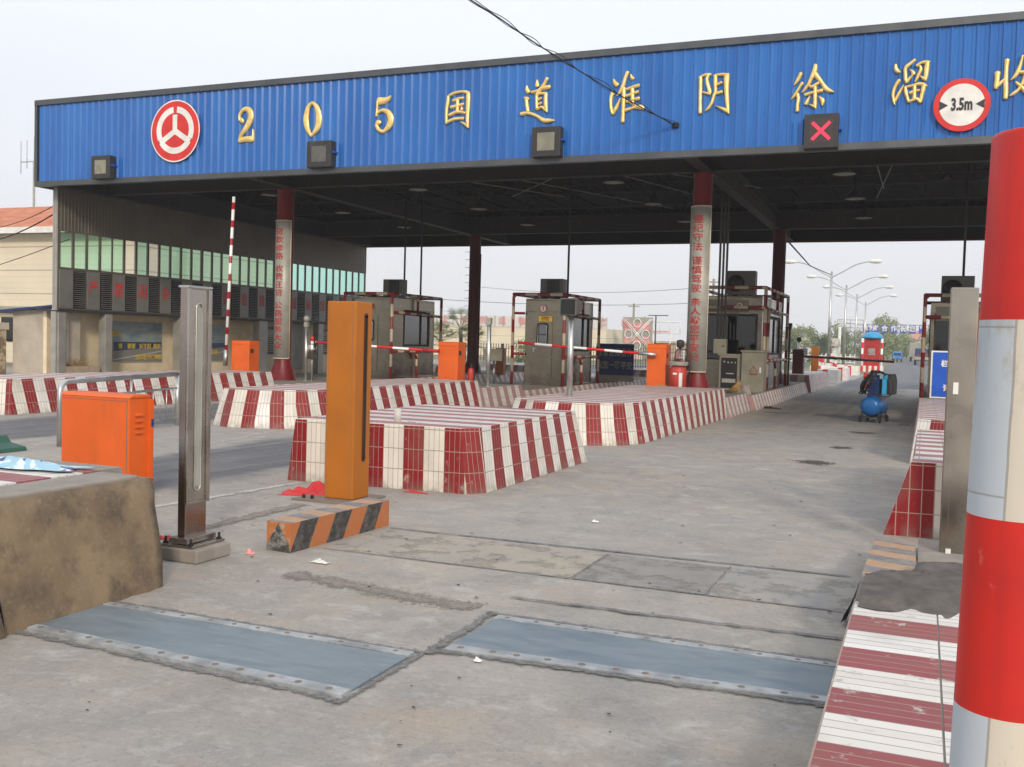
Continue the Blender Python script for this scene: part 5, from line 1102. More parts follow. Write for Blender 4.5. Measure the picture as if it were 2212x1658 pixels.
m = MB(); m.box(-6.44, -6.436, 7.04, 7.068, .63, .70); m.build('sticker', 'navy', oc)
m = MB(); m.tube(smooth_pts([(-7.2, 6.78, .24), (-6.6, 6.78, .20), (-6.42, 6.85, .19), (-6.42, 7.05, .15)], 4), .006, 5); tag(m.build('cord', 'letter_red'), 'thin pink cord strung in front of the orange cabinet', 'cord')
# railing
rl = thing('railing', (-10.4, 10.8, 0), 'curved top steel railing on the ground left of the polished post', 'railing')
a = Vector((-10.09, 9.41, 0)); b = Vector((-11.0, 12.6, 0)); d = (b-a).normalized()
def q_(s, z): p = a+d*s; return (p.x, p.y, z)
Lr = (b-a).length; m = MB(); m.tube([q_(0, 0), q_(0, .68), q_(.02, .76), q_(.08, .80), q_(.16, .82), q_(Lr, .82)], .035, 10); m.tube([q_(Lr, 0), q_(Lr, .82)], .035, 10); m.build('frame', 'steel_light', rl)
m = MB(); m.tube([q_(.05, .60), q_(Lr, .60)], .018, 8); m.tube([q_(.05, .12), q_(Lr, .12)], .018, 8); m.tube([q_(Lr*.55, .12), q_(Lr*.55, .82)], .02, 8)
k = .3
while k < Lr: m.tube([q_(k, .12), q_(k, .60)], .010, 6); k += .22
m.build('bars', 'steel_light', rl)
m = MB(); gx, gy = -10.35, 8.65; m.prism([(gx-.35, .0), (gx+.32, .0), (gx+.30, .05), (gx+.05, .09), (gx-.02, .17), (gx-.3, .17)], 'y', gy-.22, gy+.22); tag(m.build('green_barrier', 'green_plastic', None, .01), 'green plastic barrier foot on the ground at the left edge', 'barrier foot')
# ================================================================ small things on and by the islands
# bag, cup, cloths
def crumple(name, cx, cy, cz, sx, sy, h, mat, label, cat, seed=1, n=22, rot=0., sub=True):
    rr = random.Random(seed); m = MB(); m.smooth = True; G = []
    ph = [rr.uniform(0, 6.28) for _ in range(8)]
    for i in range(n+1):
        row = []
        for j in range(n+1):
            u, v = i/n*2-1, j/n*2-1; e_ = max(0, 1-(abs(u)**3.+abs(v)**3.)); 
            z = h*e_*(.45+.3*math.sin(3.1*u+ph[0]+2*v)+.22*math.sin(5.3*v+ph[1]-2.2*u)+.2*math.sin(9*u+6*v+ph[2])+.12*math.sin(17*v-9*u+ph[4]))
            ed = 1+.10*math.sin(5*v+ph[3])*abs(u)+.10*math.sin(6*u+ph[5])*abs(v); x, y = u*sx*ed, v*sy*ed
            row.append((cx+x*math.cos(rot)-y*math.sin(rot), cy+x*math.sin(rot)+y*math.cos(rot), cz+.003+max(0, z)))
        G.append(row)
    for i in range(n):
        for j in range(n): m.face([G[i][j], G[i+1][j], G[i+1][j+1], G[i][j+1]])
    o = m.build(name, mat); return tag(o, label or None, cat or None)
def bagm():
    n = N('printed_plastic_bag'); p = n.pos(); a = n.noise(p, 5, 3, .5, 1.5); c = n.mix(n.rng(a, .44, .5), (.62, .74, .80), (.30, .50, .62))
    c = n.mix(n.rng(n.noise(p, 8, 2), .60, .62), c, (.05, .08, .22)); c = n.mix(n.rng(n.noise(n.map(p, (1, 1, 1), (5, 5, 0)), 9, 2), .66, .68), c, (.6, .15, .12)); return n.fin(c, .3)
M['bag'] = bagm(); M['redcloth'] = paint('red_plastic_bag_film', (.55, .03, .03), .4)
crumple('plastic_bag', -5.05, 4.42, .655, .38, .13, .05, 'bag', 'pale blue printed plastic bag lying on the brown block at the left', 'plastic bag', 3, rot=R(8))
crumple('red_bag', -5.27, 7.86, .0, .27, .10, .12, 'redcloth', 'crumpled red plastic bag at the foot of the ochre post', 'plastic bag', 15, rot=R(12))
crumple('red_scrap', -5.0, 5.62, .0, .13, .03, .03, 'redcloth', 'small red plastic scrap on the ground behind the steel post', 'litter', 6)
crumple('red_scrap', -4.5, 8.5, .0, .13, .02, .02, 'redcloth', 'flattened red plastic scrap against the foot of the near middle island', 'litter', 7)
crumple('white_litter', -3.62, 5.52, .004, .06, .025, .02, 'signwhite', 'flat white paper scrap on the slab in front of the hazard beam', 'litter', 8)
crumple('white_litter', -4.18, 5.52, .0, .035, .02, .04, 'pink', 'crumpled pinkish wrapper just left of the hazard beam', 'litter', 9)
crumple('white_litter', -2.48, 7.9, .004, .03, .02, .02, 'signwhite', 'small white chip on the concrete in the middle of the lane', 'litter', 10)
crumple('white_litter', -1.86, 4.17, .004, .02, .015, .02, 'signwhite', 'tiny white scrap at the corner of the right weighing plate', 'litter', 11)
crumple('leaf_litter', -3.45, 25.2, .0, .25, .15, .06, 'stain', 'dark rubbish on the lane beside booth 2', 'litter', 12)
m = MB(); m.box(-.42, -.22, 21.6, 21.75, 0, .06); tag(m.build('brick', 'rust', None, .005), 'red brick on the lane beside the right hand island', 'brick')
rr = random.Random(11); m = MB()
for k in range(170):
    x, y = rr.uniform(-3.8, -.35), 2.2+rr.random()**1.4*20; s = rr.uniform(.004, .016)*(1+.03*y); a = rr.uniform(0, 6.28); P = [(x+s*math.cos(a+t), y+s*rr.uniform(.5, 1)*math.sin(a+t), .006+rr.uniform(0, .004)) for t in (0, 1.4, 2.6, 4.2)]; m.face(P)
for k in range(90):
    x, y = rr.uniform(-8, -3.9), rr.uniform(5, 9); s = rr.uniform(.005, .014); P = [(x+s*math.cos(t), y+s*math.sin(t), .006) for t in (0, 1.4, 2.6, 4.2)]; m.face(P)
tag(m.build('grit', 'stain'), 'dark grit and flakes scattered over the concrete', 'grit', kind='stuff')
m = MB(); m.lathe([(.036, 0), (.038, .16), (.036, .16), (.034, .008)], (-4.98, 8.98, .612), 20); cup = m.build('tumbler', 'cup'); tag(cup, 'clear plastic tumbler of pale liquid on the near middle island', 'cup')
m = MB(); m.lathe([(.032, .002), (.034, .10), (.0, .10)][:2]+[(.001, .10)], (-4.98, 8.98, .612), 16); m.build('contents', 'slab_mid', cup)
m = MB(); m.tube([(-4.86, 8.98, .625), (-4.76, 8.96, .625)], .018, 8); m.tube([(-4.79, 8.965, .62), (-4.71, 8.99, .62)], .010, 6); tag(m.build('hand_tool', 'black'), 'small black hand tool next to the plastic tumbler', 'tool')
m = MB(); P = smooth_pts([(-5.2, 8.9, .63), (-5.36, 8.84, .60), (-5.52, 8.66, .55), (-5.50, 8.55, .42), (-5.35, 8.55, .38), (-5.2, 8.58, .42)], 6); m.tube(P, .006, 5); m.box(-5.5, -5.3, 8.88, 8.98, .612, .635); tag(m.build('cable_end', 'rubber'), 'loose grey cable looping off the near middle island behind the ochre post', 'cable')
# lamp and sensor posts
t = thing('floodlight_post', (-5.45, 15.6, .6), 'steel post with a large square floodlight on the long middle island', 'floodlight')
m = MB(); m.tube([(-5.42, 15.6, .6), (-5.42, 15.6, 1.96)], .05, 16); m.lathe([(.10, 0), (.10, .015), (.05, .02)], (-5.42, 15.6, .6), 16); m.build('post', 'steel_light', t)
m = MB(); m.box(-5.57, -5.28, 15.42, 15.48, 1.94, 2.23); m.prism([(15.48, 1.96), (15.48, 2.22), (15.66, 2.21), (15.80, 2.14), (15.80, 2.06), (15.62, 1.97)], 'x', -5.56, -5.29); m.prism([(-5.48, 1.98), (-5.36, 1.98), (-5.39, 1.90), (-5.45, 1.90)], 'y', 15.5, 15.62); m.build('housing', 'shaded_grimy_metal', t, bevel=.015)
m = MB(); m.box(-5.545, -5.305, 15.412, 15.42, 1.965, 2.205); m.build('glass', 'darkglass', t)
def tubepost(x, y, z0, z1, r, label, grp='thin sensor posts beside the booths', head=None, name='sensor_post', mat='steel_light'):
    t = thing(name, (x, y, z0), label, 'post', grp); m = MB(); m.tube([(x, y, z0), (x, y, z1)], r, 10); m.lathe([(r*2, 0), (r*2, .012), (r, .014)], (x, y, z0), 12); m.build('tube', mat, t)
    if head: head(t, x, y, z1)
    return t
def ball(t, x, y, z): m = MB(); m.lathe([(.005, .0), (.06, .02), (.085, .08), (.07, .14), (.02, .17)], (x, y, z+.12), 14); m.tube([(x, y, z), (x, y, z+.14)], .025, 6); m.box(x-.05, x+.05, y-.05, y+.05, z, z+.12); m.build('head', 'grey_metal', t)
def mic(t, x, y, z): m = MB(); m.lathe([(.01, 0), (.03, .02), (.085, .06), (.09, .14), (.08, .19), (.02, .21)], (x, y, z), 14); m.build('head', 'dark', t)
def beacon(t, x, y, z):
    m = MB(); m.lathe([(.13, -.42), (.13, -.05), (.12, -.04)], (x, y, z), 16); m.build('drum', 'steel', t); m = MB(); m.lathe([(.04, -.04), (.04, .05)], (x, y, z), 12); m.build('collar', 'white', t); m = MB(); m.lathe([(.045, .05), (.045, .15), (.02, .18)], (x, y, z), 12); m.build('beacon', 'signred', t)
def camh(t, x, y, z): m = MB(); m.prism([(y-.22, z+.0), (y+.12, z+.12), (y+.12, z+.24), (y-.22, z+.12)], 'x', x-.06, x+.06); m.tube([(x, y, z-.05), (x, y, z+.1)], .02, 6); m.build('camera_head', 'dark', t)
tubepost(-14.98, 22.0, .30, 1.72, .045, 'steel tube with a pale round head right of the first red column', head=ball); tubepost(-14.86, 22.1, .30, 1.30, .03, 'short steel tube with a drum and a red beacon beside the leftmost booth', head=beacon)
tubepost(-4.98, 21.7, .42, 1.42, .022, 'thin post with a dark round head beside the fire extinguisher', head=mic); tubepost(-4.45, 39.5, .6, 1.75, .05, 'thin post with a square grey head behind booth 2', head=mic)
tubepost(-5.15, 24.4, .36, 2.15, .035, 'pale tube with a camera head just left of the second red column', head=camh, mat='cream'); tubepost(-3.85, 31.6, .36, 2.05, .03, 'dark tube with a camera head behind the right side of booth 2', head=camh, mat='dark')
tubepost(-9.12, 20.6, .44, 1.85, .05, 'steel tube with a sensor box standing before the dark red rear column', head=lambda t, x, y, z: MB().box(x-.06, x+.05, y-.06, y+.06, z, z+.16).build('sensor', 'grey_metal', t))
t = thing('panel_sign', (-12.3, 28.5, .2), 'plain beige panel on a steel leg between the two middle booths', 'sign'); MB().box(-12.78, -12.16, 28.5, 28.54, .86, 1.24).build('panel', 'cream', t, bevel=.004); m = MB(); m.tube([(-12.45, 28.56, 0), (-12.45, 28.56, .9)], .03, 8); m.build('leg', 'steel_light', t)
# extinguishers
def exting(x, y, z, r, h, label, big=True):
    t = thing('fire_extinguisher', (x, y, z), label, 'fire extinguisher', 'fire extinguishers by the gates'); m = MB()
    m.lathe([(r*.7, .0), (r, .03), (r, h*.78), (r*.93, h*.86), (r*.7, h*.94), (r*.35, h)], (x, y, z), 24); m.build('cylinder', 'extred', t)
    m = MB(); m.lathe([(r*.3, h), (r*.3, h+.05), (r*.15, h+.09)], (x, y, z), 12); m.tube([(x-.05, y-.02, z+h+.09), (x+.08, y-.02, z+h+.10)], .012, 6); m.build('valve', 'dark', t)
    m = MB(); m.tube(smooth_pts([(x+.03, y, z+h+.05), (x+r*1.2, y-.02, z+h*.95), (x+r*1.35, y-.02, z+h*.5), (x+r*1.15, y-.05, z+.06)], 6), .014, 6); m.build('hose', 'rubber', t)
    if big:
        m = MB()
        for s in (-1, 1): m.lathe([(.09, -.02), (.09, .02)], (x+s*(r+.04), y+.12, z+.10), 14, 'x')
        m.build('wheel', 'rubber', t); m = MB(); P = [(x-r*.7, y+.1, z+h*.8), (x-r*.55, y+.16, z+h+.26), (x-r*.3, y+.16, z+h+.32), (x+r*.6, y+.16, z+h+.32), (x+r*.75, y+.16, z+h+.26), (x+r*.6, y+.1, z+h*.8)]; m.tube(P, .014, 6); m.build('push_bar', 'dark', t)
        m = MB(); 
        for k in range(3): m.tube([(x+(r*1.0+.02)*math.cos(a_), y+(r*1.0+.02)*math.sin(a_)*.9, z+h-.02+.028*k) for a_ in [i*math.pi/8 for i in range(17)]], .016, 6, cap=False)
        m.build('coiled_hose', 'grey_metal', t); m = MB(); m.box(x+r*.35, x+r*.72, y-r*.99, y-r*.80, z+h*.18, z+h*.72); m.build('label', 'signwhite', t); m = MB(); m.box(x-r*.35, x+r*.1, y-r*1.012, y-r*.9, z+h*.66, z+h*.72); m.build('tag', 'signwhite', t)
    return t
exting(-4.93, 20.45+.9, .42, .19, .68, 'large wheeled red fire extinguisher left of the second red column'); exting(-9.55, 20.6, .44, .075, .42, 'small orange red fire extinguisher beside the middle boom gate', False)
m = MB()
rr = random.Random(2)
for k in range(70): a = rr.uniform(-.5, .5); m.tube([(-4.2, 23.2, .44), (-4.2+.28+.06*rr.random(), 23.2+a*.25, .44+.05+.25*rr.random())], .005, 3)
m.tube([(-5.35, 21.1, .63), (-4.3, 23.1, .50)], .012, 6); tag(m.build('broom', 'straw'), 'straw broom lying in front of the electrical cabinet', 'broom')
crumple('rubble', -3.98, 24.2, .37, .20, .14, .30, 'concrete_block', 'heap of broken rubble at the foot of the electrical cabinet', 'rubble', 21, n=26)

# ---------------------------------------------------------------- compressor in the lane
co = thing('air_compressor', (-.95, 22.0, 0), 'blue air compressor with black hoses coiled over it standing in the lane', 'air compressor')
cx, cy = -.98, 21.95; m = MB(); m.lathe([(.02, -.06), (.11, -.05), (.175, -.02), (.21, .05), (.22, .12), (.22, .72), (.21, .79), (.175, .86), (.11, .89), (.02, .9)], (cx, cy, .345), 32, 'y'); m.build('tank', 'tyreblue', co)
m = MB(); m.box(cx-.17, cx+.17, cy+.02, cy+.8, .10, .13); 
for x in (-.17, .17):
    for y in (.04, .7): m.box(cx+x-.015, cx+x+.015, cy+y-.02, cy+y+.03, .05, .22)
m.build('frame', 'dark', co)
for x in (-.20, .20):
    for y in (.03, .72):
        m = MB(); m.lathe([(.065, -.018), (.072, 0), (.065, .018)], (cx+x, cy+y, .072), 16, 'x'); m.build('wheel', 'rubber', co)
m = MB(); m.box(cx-.10, cx+.12, cy+.1, cy+.5, .53, .60); m.box(cx-.07, cx+.14, cy+.08, cy+.36, .60, .92); m.lathe([(.10, .0), (.10, .22)], (cx+.02, cy+.22, .78), 16)
for k in range(6): m.box(cx-.11, cx+.16, cy+.06, cy+.38, .66+.045*k, .675+.045*k)
m.build('pump', 'navy', co)
m = MB(); m.prism([(cy+.05, .60), (cy+.5, .60), (cy+.5, .9), (cy+.42, 1.02), (cy+.15, 1.02), (cy+.05, .9)], 'x', cx+.20, cx+.30); m.build('belt_guard', 'cyan', co, bevel=.02); m = MB(); m.prism([(cy+.06, .60), (cy+.6, .60), (cy+.6, .9), (cy+.46, 1.03), (cy+.16, 1.03), (cy+.06, .9)], 'x', cx+.30, cx+.40); m.build('fan_guard', 'dark', co, bevel=.02)
m = MB()
for z in (.80, .98): m.lathe([(.02, -.03), (.075, -.03), (.075, .03), (.02, .03)], (cx-.14, cy+.12, z-.02), 16, 'x')
m.build('filters', 'signred', co); m = MB(); rr = random.Random(4)
for k in range(11):
    o_ = rr.uniform(-.07, .05); m.tube(smooth_pts([(cx+.16+o_, cy+.02, 1.05), (cx+.10+o_, cy-.05, 1.08), (cx-.02+o_*2, cy-.08-.02*k, .85), (cx-.12+o_, cy-.08, .66), (cx-.10, cy, .60)], 5), .013, 6)
m.tube(smooth_pts([(cx+.2, cy+.0, 1.04), (cx+.38, cy-.05, 1.0), (cx+.45, cy-.06, .8), (cx+.42, cy-.06, .62), (cx+.30, cy-.08, .56), (cx+.1, cy-.1, .62), (cx-.12, cy-.1, .68), (cx-.22, cy-.05, .62), (cx-.16, cy, .60)], 5), .014, 6)
co.rotation_euler = (0, 0, -.17)
m.tube(smooth_pts([(cx-.05, cy+.1, 1.03), (cx, cy+.02, 1.09), (cx+.1, cy, 1.04), (cx+.2, cy+.05, 1.07), (cx+.26, cy+.1, 1.0)], 5), .014, 6); m.build('hoses', 'rubber', co)

# blue notice board by booth 3
nb = thing('notice_board', (.6, 21.5, .42), 'blue notice board with white characters in front of the right hand booth', 'notice board')
MB().box(.14, 1.15, 21.40, 21.44, .60, 1.54).build('frame', 'signwhite', nb); MB().box(.17, 1.12, 21.393, 21.40, .63, 1.51).build('panel', 'bluesign', nb)
for x in (.3, 1.0): MB().box(x, x+.04, 21.45, 21.49, .42, 1.4).build('leg', 'grey_metal', nb)
text('栏 道 收 费', .14, 'signwhite', 'lettering', nb, (.66, 21.388, 1.28), bold=.005); text('请 停 车', .14, 'signwhite', 'lettering', nb, (.62, 21.388, .80), bold=.005)
# far blue notice 谢谢您的合作 祝您一路平安
fb = thing('notice_board', (-9.2, 30, .3), 'navy board reading 谢谢您的合作 祝您一路平安 behind the closed boom arm', 'notice board')
MB().box(-9.72, -8.48, 30.5, 30.54, .50, 1.50).build('panel', 'navy', fb); MB().box(-9.72, -8.48, 30.48, 30.6, .30, .50).build('base', 'concrete_block', fb)
text('谢谢您的合作', .20, 'signgrey', 'lettering', fb, (-9.10, 30.49, 1.20), bold=.004, sx=.98, sz=1.35); text('祝您一路平安', .20, 'signgrey', 'lettering', fb, (-9.10, 30.49, .80), bold=.004, sx=.98, sz=1.35)

# ================================================================ beyond the plaza
lp = None
for k, (x, y) in enumerate(((-7.42, 87.4), (-7.46, 105.3), (-7.46, 122.5), (-7.46, 141))):
    lab = ['nearest double armed street lamp beyond the canopy', 'second double armed street lamp from the plaza', 'third double armed street lamp from the plaza', 'farthest double armed street lamp, just left of the sentry box'][k]
    if lp is None:
        lp = thing('street_lamp', (x, y, 0), lab, 'street lamp', 'double armed street lamps in a row'); m = MB(); m.tube([(x, y, 0), (x, y, 8.05)], [.14, .09], 10); m.build('pole', 'steel_light', lp)
        for s in (-1, 1):
            m = MB(); m.tube(smooth_pts([(x, y, 7.55), (x+s*.9, y, 8.05), (x+s*1.9, y, 8.62), (x+s*2.9, y, 8.88)], 5), .045, 6); ar = m.build('arm', 'steel_light', lp)
            m = MB(); m.lathe([(.02, 0), (.10, .1), (.20, .35), (.24, .7), (.20, 1.0), (.05, 1.12)], (x+s*2.8, y, 8.90), 12, 'x'); 
            if s < 0: m.v = [(2*(x+s*2.8)-a, b, c) for a, b, c in m.v]
            m.v = [(a, b, 8.90+(c-8.90)*.8) for a, b, c in m.v]; m.build('lamp_head', 'white', ar)
    else: o = copy_tree(lp); o.location = (x, y, 0); relabel(o, lab)
gy = 158.; gt = thing('overhead_gantry', (-6, gy, 0), 'road gantry carrying blue squares with white characters over the far road', 'gantry')
for x in (-11.9, 6.5): m = MB(); m.tube([(x, gy, 0), (x, gy, 5.0)], .22, 8); m.build('post', 'white', gt)
m = MB()
for z in (4.25, 5.5): m.tube([(-12.3, gy+.2, z), (6.5, gy+.2, z)], .05, 5)
for z in (4.25, 4.9, 6.1): m.tube([(-12.3, gy+.2, z), (-8.6, gy+.2, z)], .05, 5)
for x in (-12.3, -10.4, -8.6): m.tube([(x, gy+.2, 4.2), (x, gy+.2, 6.1)], .05, 5)
m.tube([(-12.2, gy+.2, 4.3), (-10.4, gy+.2, 5.1), (-8.6, gy+.2, 4.3)], .04, 5); m.tube([(-12.2, gy+.2, 5.9), (-8.6, gy+.2, 5.2)], .04, 5); m.build('truss', 'grey_metal', gt)
for k, ch in enumerate('谢谢合作祝您平安'):
    x = -8.15+1.29*k; b = MB().box(x-.44, x+.44, gy-.05, gy+.05, 4.28, 5.42).build('letter_panel', 'bluesign', gt); text(ch, .95, 'signwhite', 'lettering', b, (x, gy-.07, 4.86), bold=.03, sx=.9)
sy = 76.; sb_ = thing('sentry_box', (-3.45, sy, 0), 'red sentry box with a blue domed roof beside the far road', 'sentry box')
m = MB(); m.box(-4.0, -2.95, sy, sy+1.1, .35, 2.35); m.build('body', 'letter_red', sb_); m = MB(); m.smooth = True; m.lathe([(.74, 2.42), (.70, 2.54), (.56, 2.72), (.34, 2.83), (.15, 2.87), (.01, 2.88)], (-3.47, sy+.5, 0), 24); m.build('roof', 'cyan', sb_)
m = MB(); m.lathe([(.70, 2.34), (.72, 2.43)], (-3.47, sy+.5, 0), 24); m.build('eave', 'dark', sb_); MB().box(-3.72, -3.25, sy-.01, sy, 1.2, 1.68).build('window', 'slab_mid', sb_)
for x in (-4.12, -2.80):
    m = MB(); m.tube([(x, sy, 0), (x, sy, 2.4)], .085, 8); m.build('corner_post', 'armband', sb_)
mb = MB()
for k in range(8): mb.m = k % 2; mb.box(-4.2+.19*k, -4.01+.19*k, sy-.25, sy+1.3, 0, .42)
mb.build('base', ['signred', 'white'], sb_)
# far striped barriers and bollards
rr = random.Random(8)
for i, (x, y, w_, h_) in enumerate(((-3.95, 46.5, .9, .6), (-3.9, 51.5, .9, .62), (-4.6, 57, 1.2, .55), (-4.0, 63, .8, .55), (-4.9, 70, .9, .5), (-6.1, 64, .8, .5), (-6.6, 75, .8, .5))):
    t = thing('concrete_barrier', (x, y, 0), ['first', 'second', 'third', 'fourth', 'fifth', 'sixth', 'seventh'][i]+' far red and white barrier block counting from the canopy', 'barrier', 'red and white barrier blocks beyond the canopy')
    mb = MB(); n = 4
    for k in range(n):
        mb.m = k == (i % 3)+1 if i % 3 < 2 else k == 2; mb.box(x-w_/2+w_*k/n, x-w_/2+w_*(k+1)/n, y, y+1.8, 0, h_)
    mb.build('block', ['white', 'signred'], t)
bl = None
for i in range(9):
    x, y = -5.4-.28*(i % 5)-.12*i, 60+3.4*i
    lab = 'far red and white guard post, number %d going away beside the lamps' % (i+1)
    lab = ['nearest', 'second nearest', 'third nearest', 'fourth nearest', 'fifth nearest', 'sixth nearest', 'seventh nearest', 'eighth nearest', 'farthest'][i]+' of the small far red and white guard posts by the lamps'
    if bl is None:
        bl = thing('guard_post', (x, y, 0), lab, 'bollard', 'small far guard posts'); mb = MB()
        for k in range(4): mb.m = k % 2; mb.tube([(x, y, .25*k), (x, y, .25*k+.25)], .09, 8)
        mb.build('post', ['white', 'signred'], bl)
    else: o = copy_tree(bl); o.location = (x, y, 0); relabel(o, lab)
# vehicles on the far road
def wheel(m_, x, y, z, r, w_): m_.lathe([(r*.6, -w_), (r, -w_*.8), (r, w_*.8), (r*.6, w_)], (x, y, z), 16, 'x')
tr = thing('small_truck', (-3.3, 150, 0), 'small blue three wheeled truck coming along the far road', 'truck'); x, y = -3.45, 150.
m = MB(); m.prism([(y, .45), (y, .9), (y+.15, 1.35), (y+.3, 1.5), (y+1.1, 1.5), (y+1.1, .45)], 'x', x-.6, x+.6); m.build('cab', 'bluecab', tr, bevel=.04); MB().box(x-.65, x+.65, y+1.15, y+3.2, .55, 1.15).build('load_bed', 'bluecab', tr)
m = MB(); m.face([(x-.5, y+.01, .95), (x+.5, y+.01, .95), (x+.5, y+.14, 1.32), (x-.5, y+.14, 1.32)]); m.build('windscreen', 'darkglass', tr, recalc=False)
for s in (-1, 1):
    m = MB(); m.lathe([(.07, -.01), (.07, .01)], (x+s*.42, y-.01, .68), 12, 'y'); m.build('headlight', 'white', tr)
for xx, yy in ((x, y+.4), (x-.5, y+2.6), (x+.5, y+2.6)):
    m = MB(); wheel(m, xx, yy, .3, .3, .09); m.build('wheel', 'rubber', tr)
ct = thing('cargo_truck', (-.3, 125, 0), 'grey flatbed truck with dark cargo, partly behind the right hand booth', 'truck'); x, y = -.15, 124.
MB().box(x-.95, x+.95, y, y+4.2, .62, .95).build('load_bed', 'grey_metal', ct); MB().box(x-.85, x+.85, y+4.3, y+5.8, .5, 1.95).build('cab', 'navy', ct, bevel=.05); crumple('cargo', x, y+1.8, .95, .8, 1.4, .75, 'darkred', '', '', 31); cg = [o for o in COL.objects if o.name == 'cargo'][0]; cg.parent = ct; cg.location = -Vector(ct.location)
for xx, yy in ((x-.75, y+.8), (x+.75, y+.8), (x-.75, y+4.8), (x+.75, y+4.8)):
    m = MB(); wheel(m, xx, yy, .38, .38, .12); m.build('wheel', 'rubber', ct)
m = MB()
for s in (-.8, .8): m.box(x+s-.06, x+s+.06, y-.02, y, .70, .80)
m.build('tail_light', 'signred', ct)
c2 = thing('far_truck', (-1.3, 168, 0), 'dark box truck farther down the road above the flatbed truck', 'truck'); x, y = -1.1, 168.
MB().box(x-1.0, x+1.1, y, y+5, .7, 3.0).build('cargo_box', 'grey_metal', c2); MB().box(x-.95, x+1.0, y+5.1, y+6.6, .6, 2.3).build('cab', 'navy', c2, bevel=.05)
for xx, yy in ((x-.8, y+1), (x+.8, y+1), (x-.8, y+5.6), (x+.8, y+5.6)):
    m = MB(); wheel(m, xx, yy, .45, .45, .13); m.build('wheel', 'rubber', c2)

# buildings far off
fbd = thing('depot_building', (-40, 95, 0), 'long low cream building with a white parapet and red roof lettering behind the fence', 'building')
MB().box(-62, -25.3, 82, 94, 0, 2.75).build('wall', 'tilewall', fbd); MB().box(-62, -25.3, 81.9, 82.3, 2.78, 3.72).build('parapet', 'rib_white', fbd)
txt = '公路汽车客货运输总公司'
L = []
for k, ch in enumerate('国公路货运输总站服务区'):
    L.append(text(ch, .72, 'pink', 'lettering', fbd, (-42.6+1.9*k, 81.85, 3.25), bold=.012))
join_text(L, 'roof_lettering')
kb = thing('knot_billboard', (-22.8, 82, 0), 'square billboard with a white looped knot over faded pink stripes', 'billboard'); kx, kz, ky = -22.55, 2.35, 82.
MB().box(kx-1.3, kx+1.3, ky, ky+.1, kz-1.4, kz+1.45).build('board', 'grey_metal', kb); m = MB(); m.box(kx-1.1, kx+1.1, ky-.03, ky, kz+.35, kz+.95); m.box(kx-1.1, kx+1.1, ky-.03, ky, kz-.75, kz-.2); m.build('stripes', 'pink', kb)
m = MB()
for px_, pz_ in ((0, .95), (0, -.95), (.75, 0), (-.75, 0)): m.tube([(kx+px_+.33*math.cos(a), ky-.08, kz+pz_+.36*math.sin(a)) for a in [i*math.pi/8 for i in range(17)]], .05, 5, cap=False)
for s in (-1, 1):
    for o_ in (-.18, .18): m.tube([(kx-1.2+o_*.5, ky-.1, kz-1.3*s), (kx+1.2+o_*.5, ky-.1, kz+1.3*s)], .045, 5)
m.build('loops', 'white', kb); m = MB(); m.tube([(kx-.9, ky+.2, 0), (kx-.9, ky+.2, 2)], .06, 6); m.tube([(kx+.9, ky+.2, 0), (kx+.9, ky+.2, 2)], .06, 6); m.build('leg', 'grey_metal', kb)
sc = thing('steel_frame_sign', (-21, 88, 0), 'open white steel frame structure on legs right of the knot billboard', 'frame'); x, y = -21.4, 86.
m = MB()
for z in (2.55, 3.55): m.tube([(x-1.5, y, z), (x+1.7, y, z)], .05, 5)
for xx in (-1.3, -.2, .7, 1.6): m.tube([(x+xx, y, 2.55), (x+xx, y, 3.55)], .04, 5)
for a, b in ((-.7, -.9), (.9, .4), (1.2, 1.5)): m.tube([(x+a, y, 2.55), (x+b, y, 0)], .04, 5)
m.build('frame', 'white', sc); m = MB(); m.tube([(x-.6, y, 0), (x-.6, y, 4.1)], .07, 6); m.tube([(x-1.3, y, 4.1), (x+.5, y, 4.1)], .04, 5); m.tube([(x-1.6, y, 4.0), (x-1.7, y, 3.3)], .03, 5); m.build('mast', 'dark', sc); MB().box(x-1.4, x+.6, y-.05, y+.05, 2.62, 2.74).build('red_band', 'pink', sc)
def upole(x, y, h, label):
    t = thing('utility_pole', (x, y, 0), label, 'pole', 'far utility poles'); m = MB(); m.tube([(x, y, 0), (x, y, h)], [.14, .09], 8); m.build('shaft', 'concrete_block', t); m = MB(); m.box(x-.5, x+.5, y-.05, y+.05, h-.3, h-.2); m.build('crossarm', 'grey_metal', t)
upole(-23.9, 85.5, 5.1, 'concrete utility pole rising above the knot billboard'); upole(-14.84, 75, 6.6, 'far utility pole top just left of the second red column')
bb = thing('far_building', (-36, 150, 0), 'low tan building roof behind the steel frame sign', 'building'); MB().box(-46, -27, 118, 126, 0, 1.75).build('wall', 'tanrow', bb); MB().box(-46.3, -26.7, 117.6, 126.4, 1.75, 2.0).build('roof', 'plaster', bb)
hb2 = thing('far_building', (-13, 140, 0), 'small white gabled house among the trees right of booth 2', 'building'); MB().box(-19, -11, 140, 146, 0, 1.95).build('wall', 'signwhite', hb2)
m = MB(); m.prism([(139.6, 1.95), (146.4, 1.95), (143, 3.1)], 'x', -19.3, -10.8); m.build('roof', 'plaster', hb2)
for x in (-15.5, -13.9, -12.4): MB().box(x, x+.9, 139.9, 139.98, .7, 1.6).build('window', 'navy', hb2)
rh = thing('far_building', (-.9, 300, 0), 'tiny red roofed building at the end of the far road', 'building'); MB().box(-3.3, 3, 300, 306, 0, 5).build('wall', 'signwhite', rh); MB().box(-3.8, 3.5, 299, 307, 5, 7.5).build('roof', 'pink', rh)
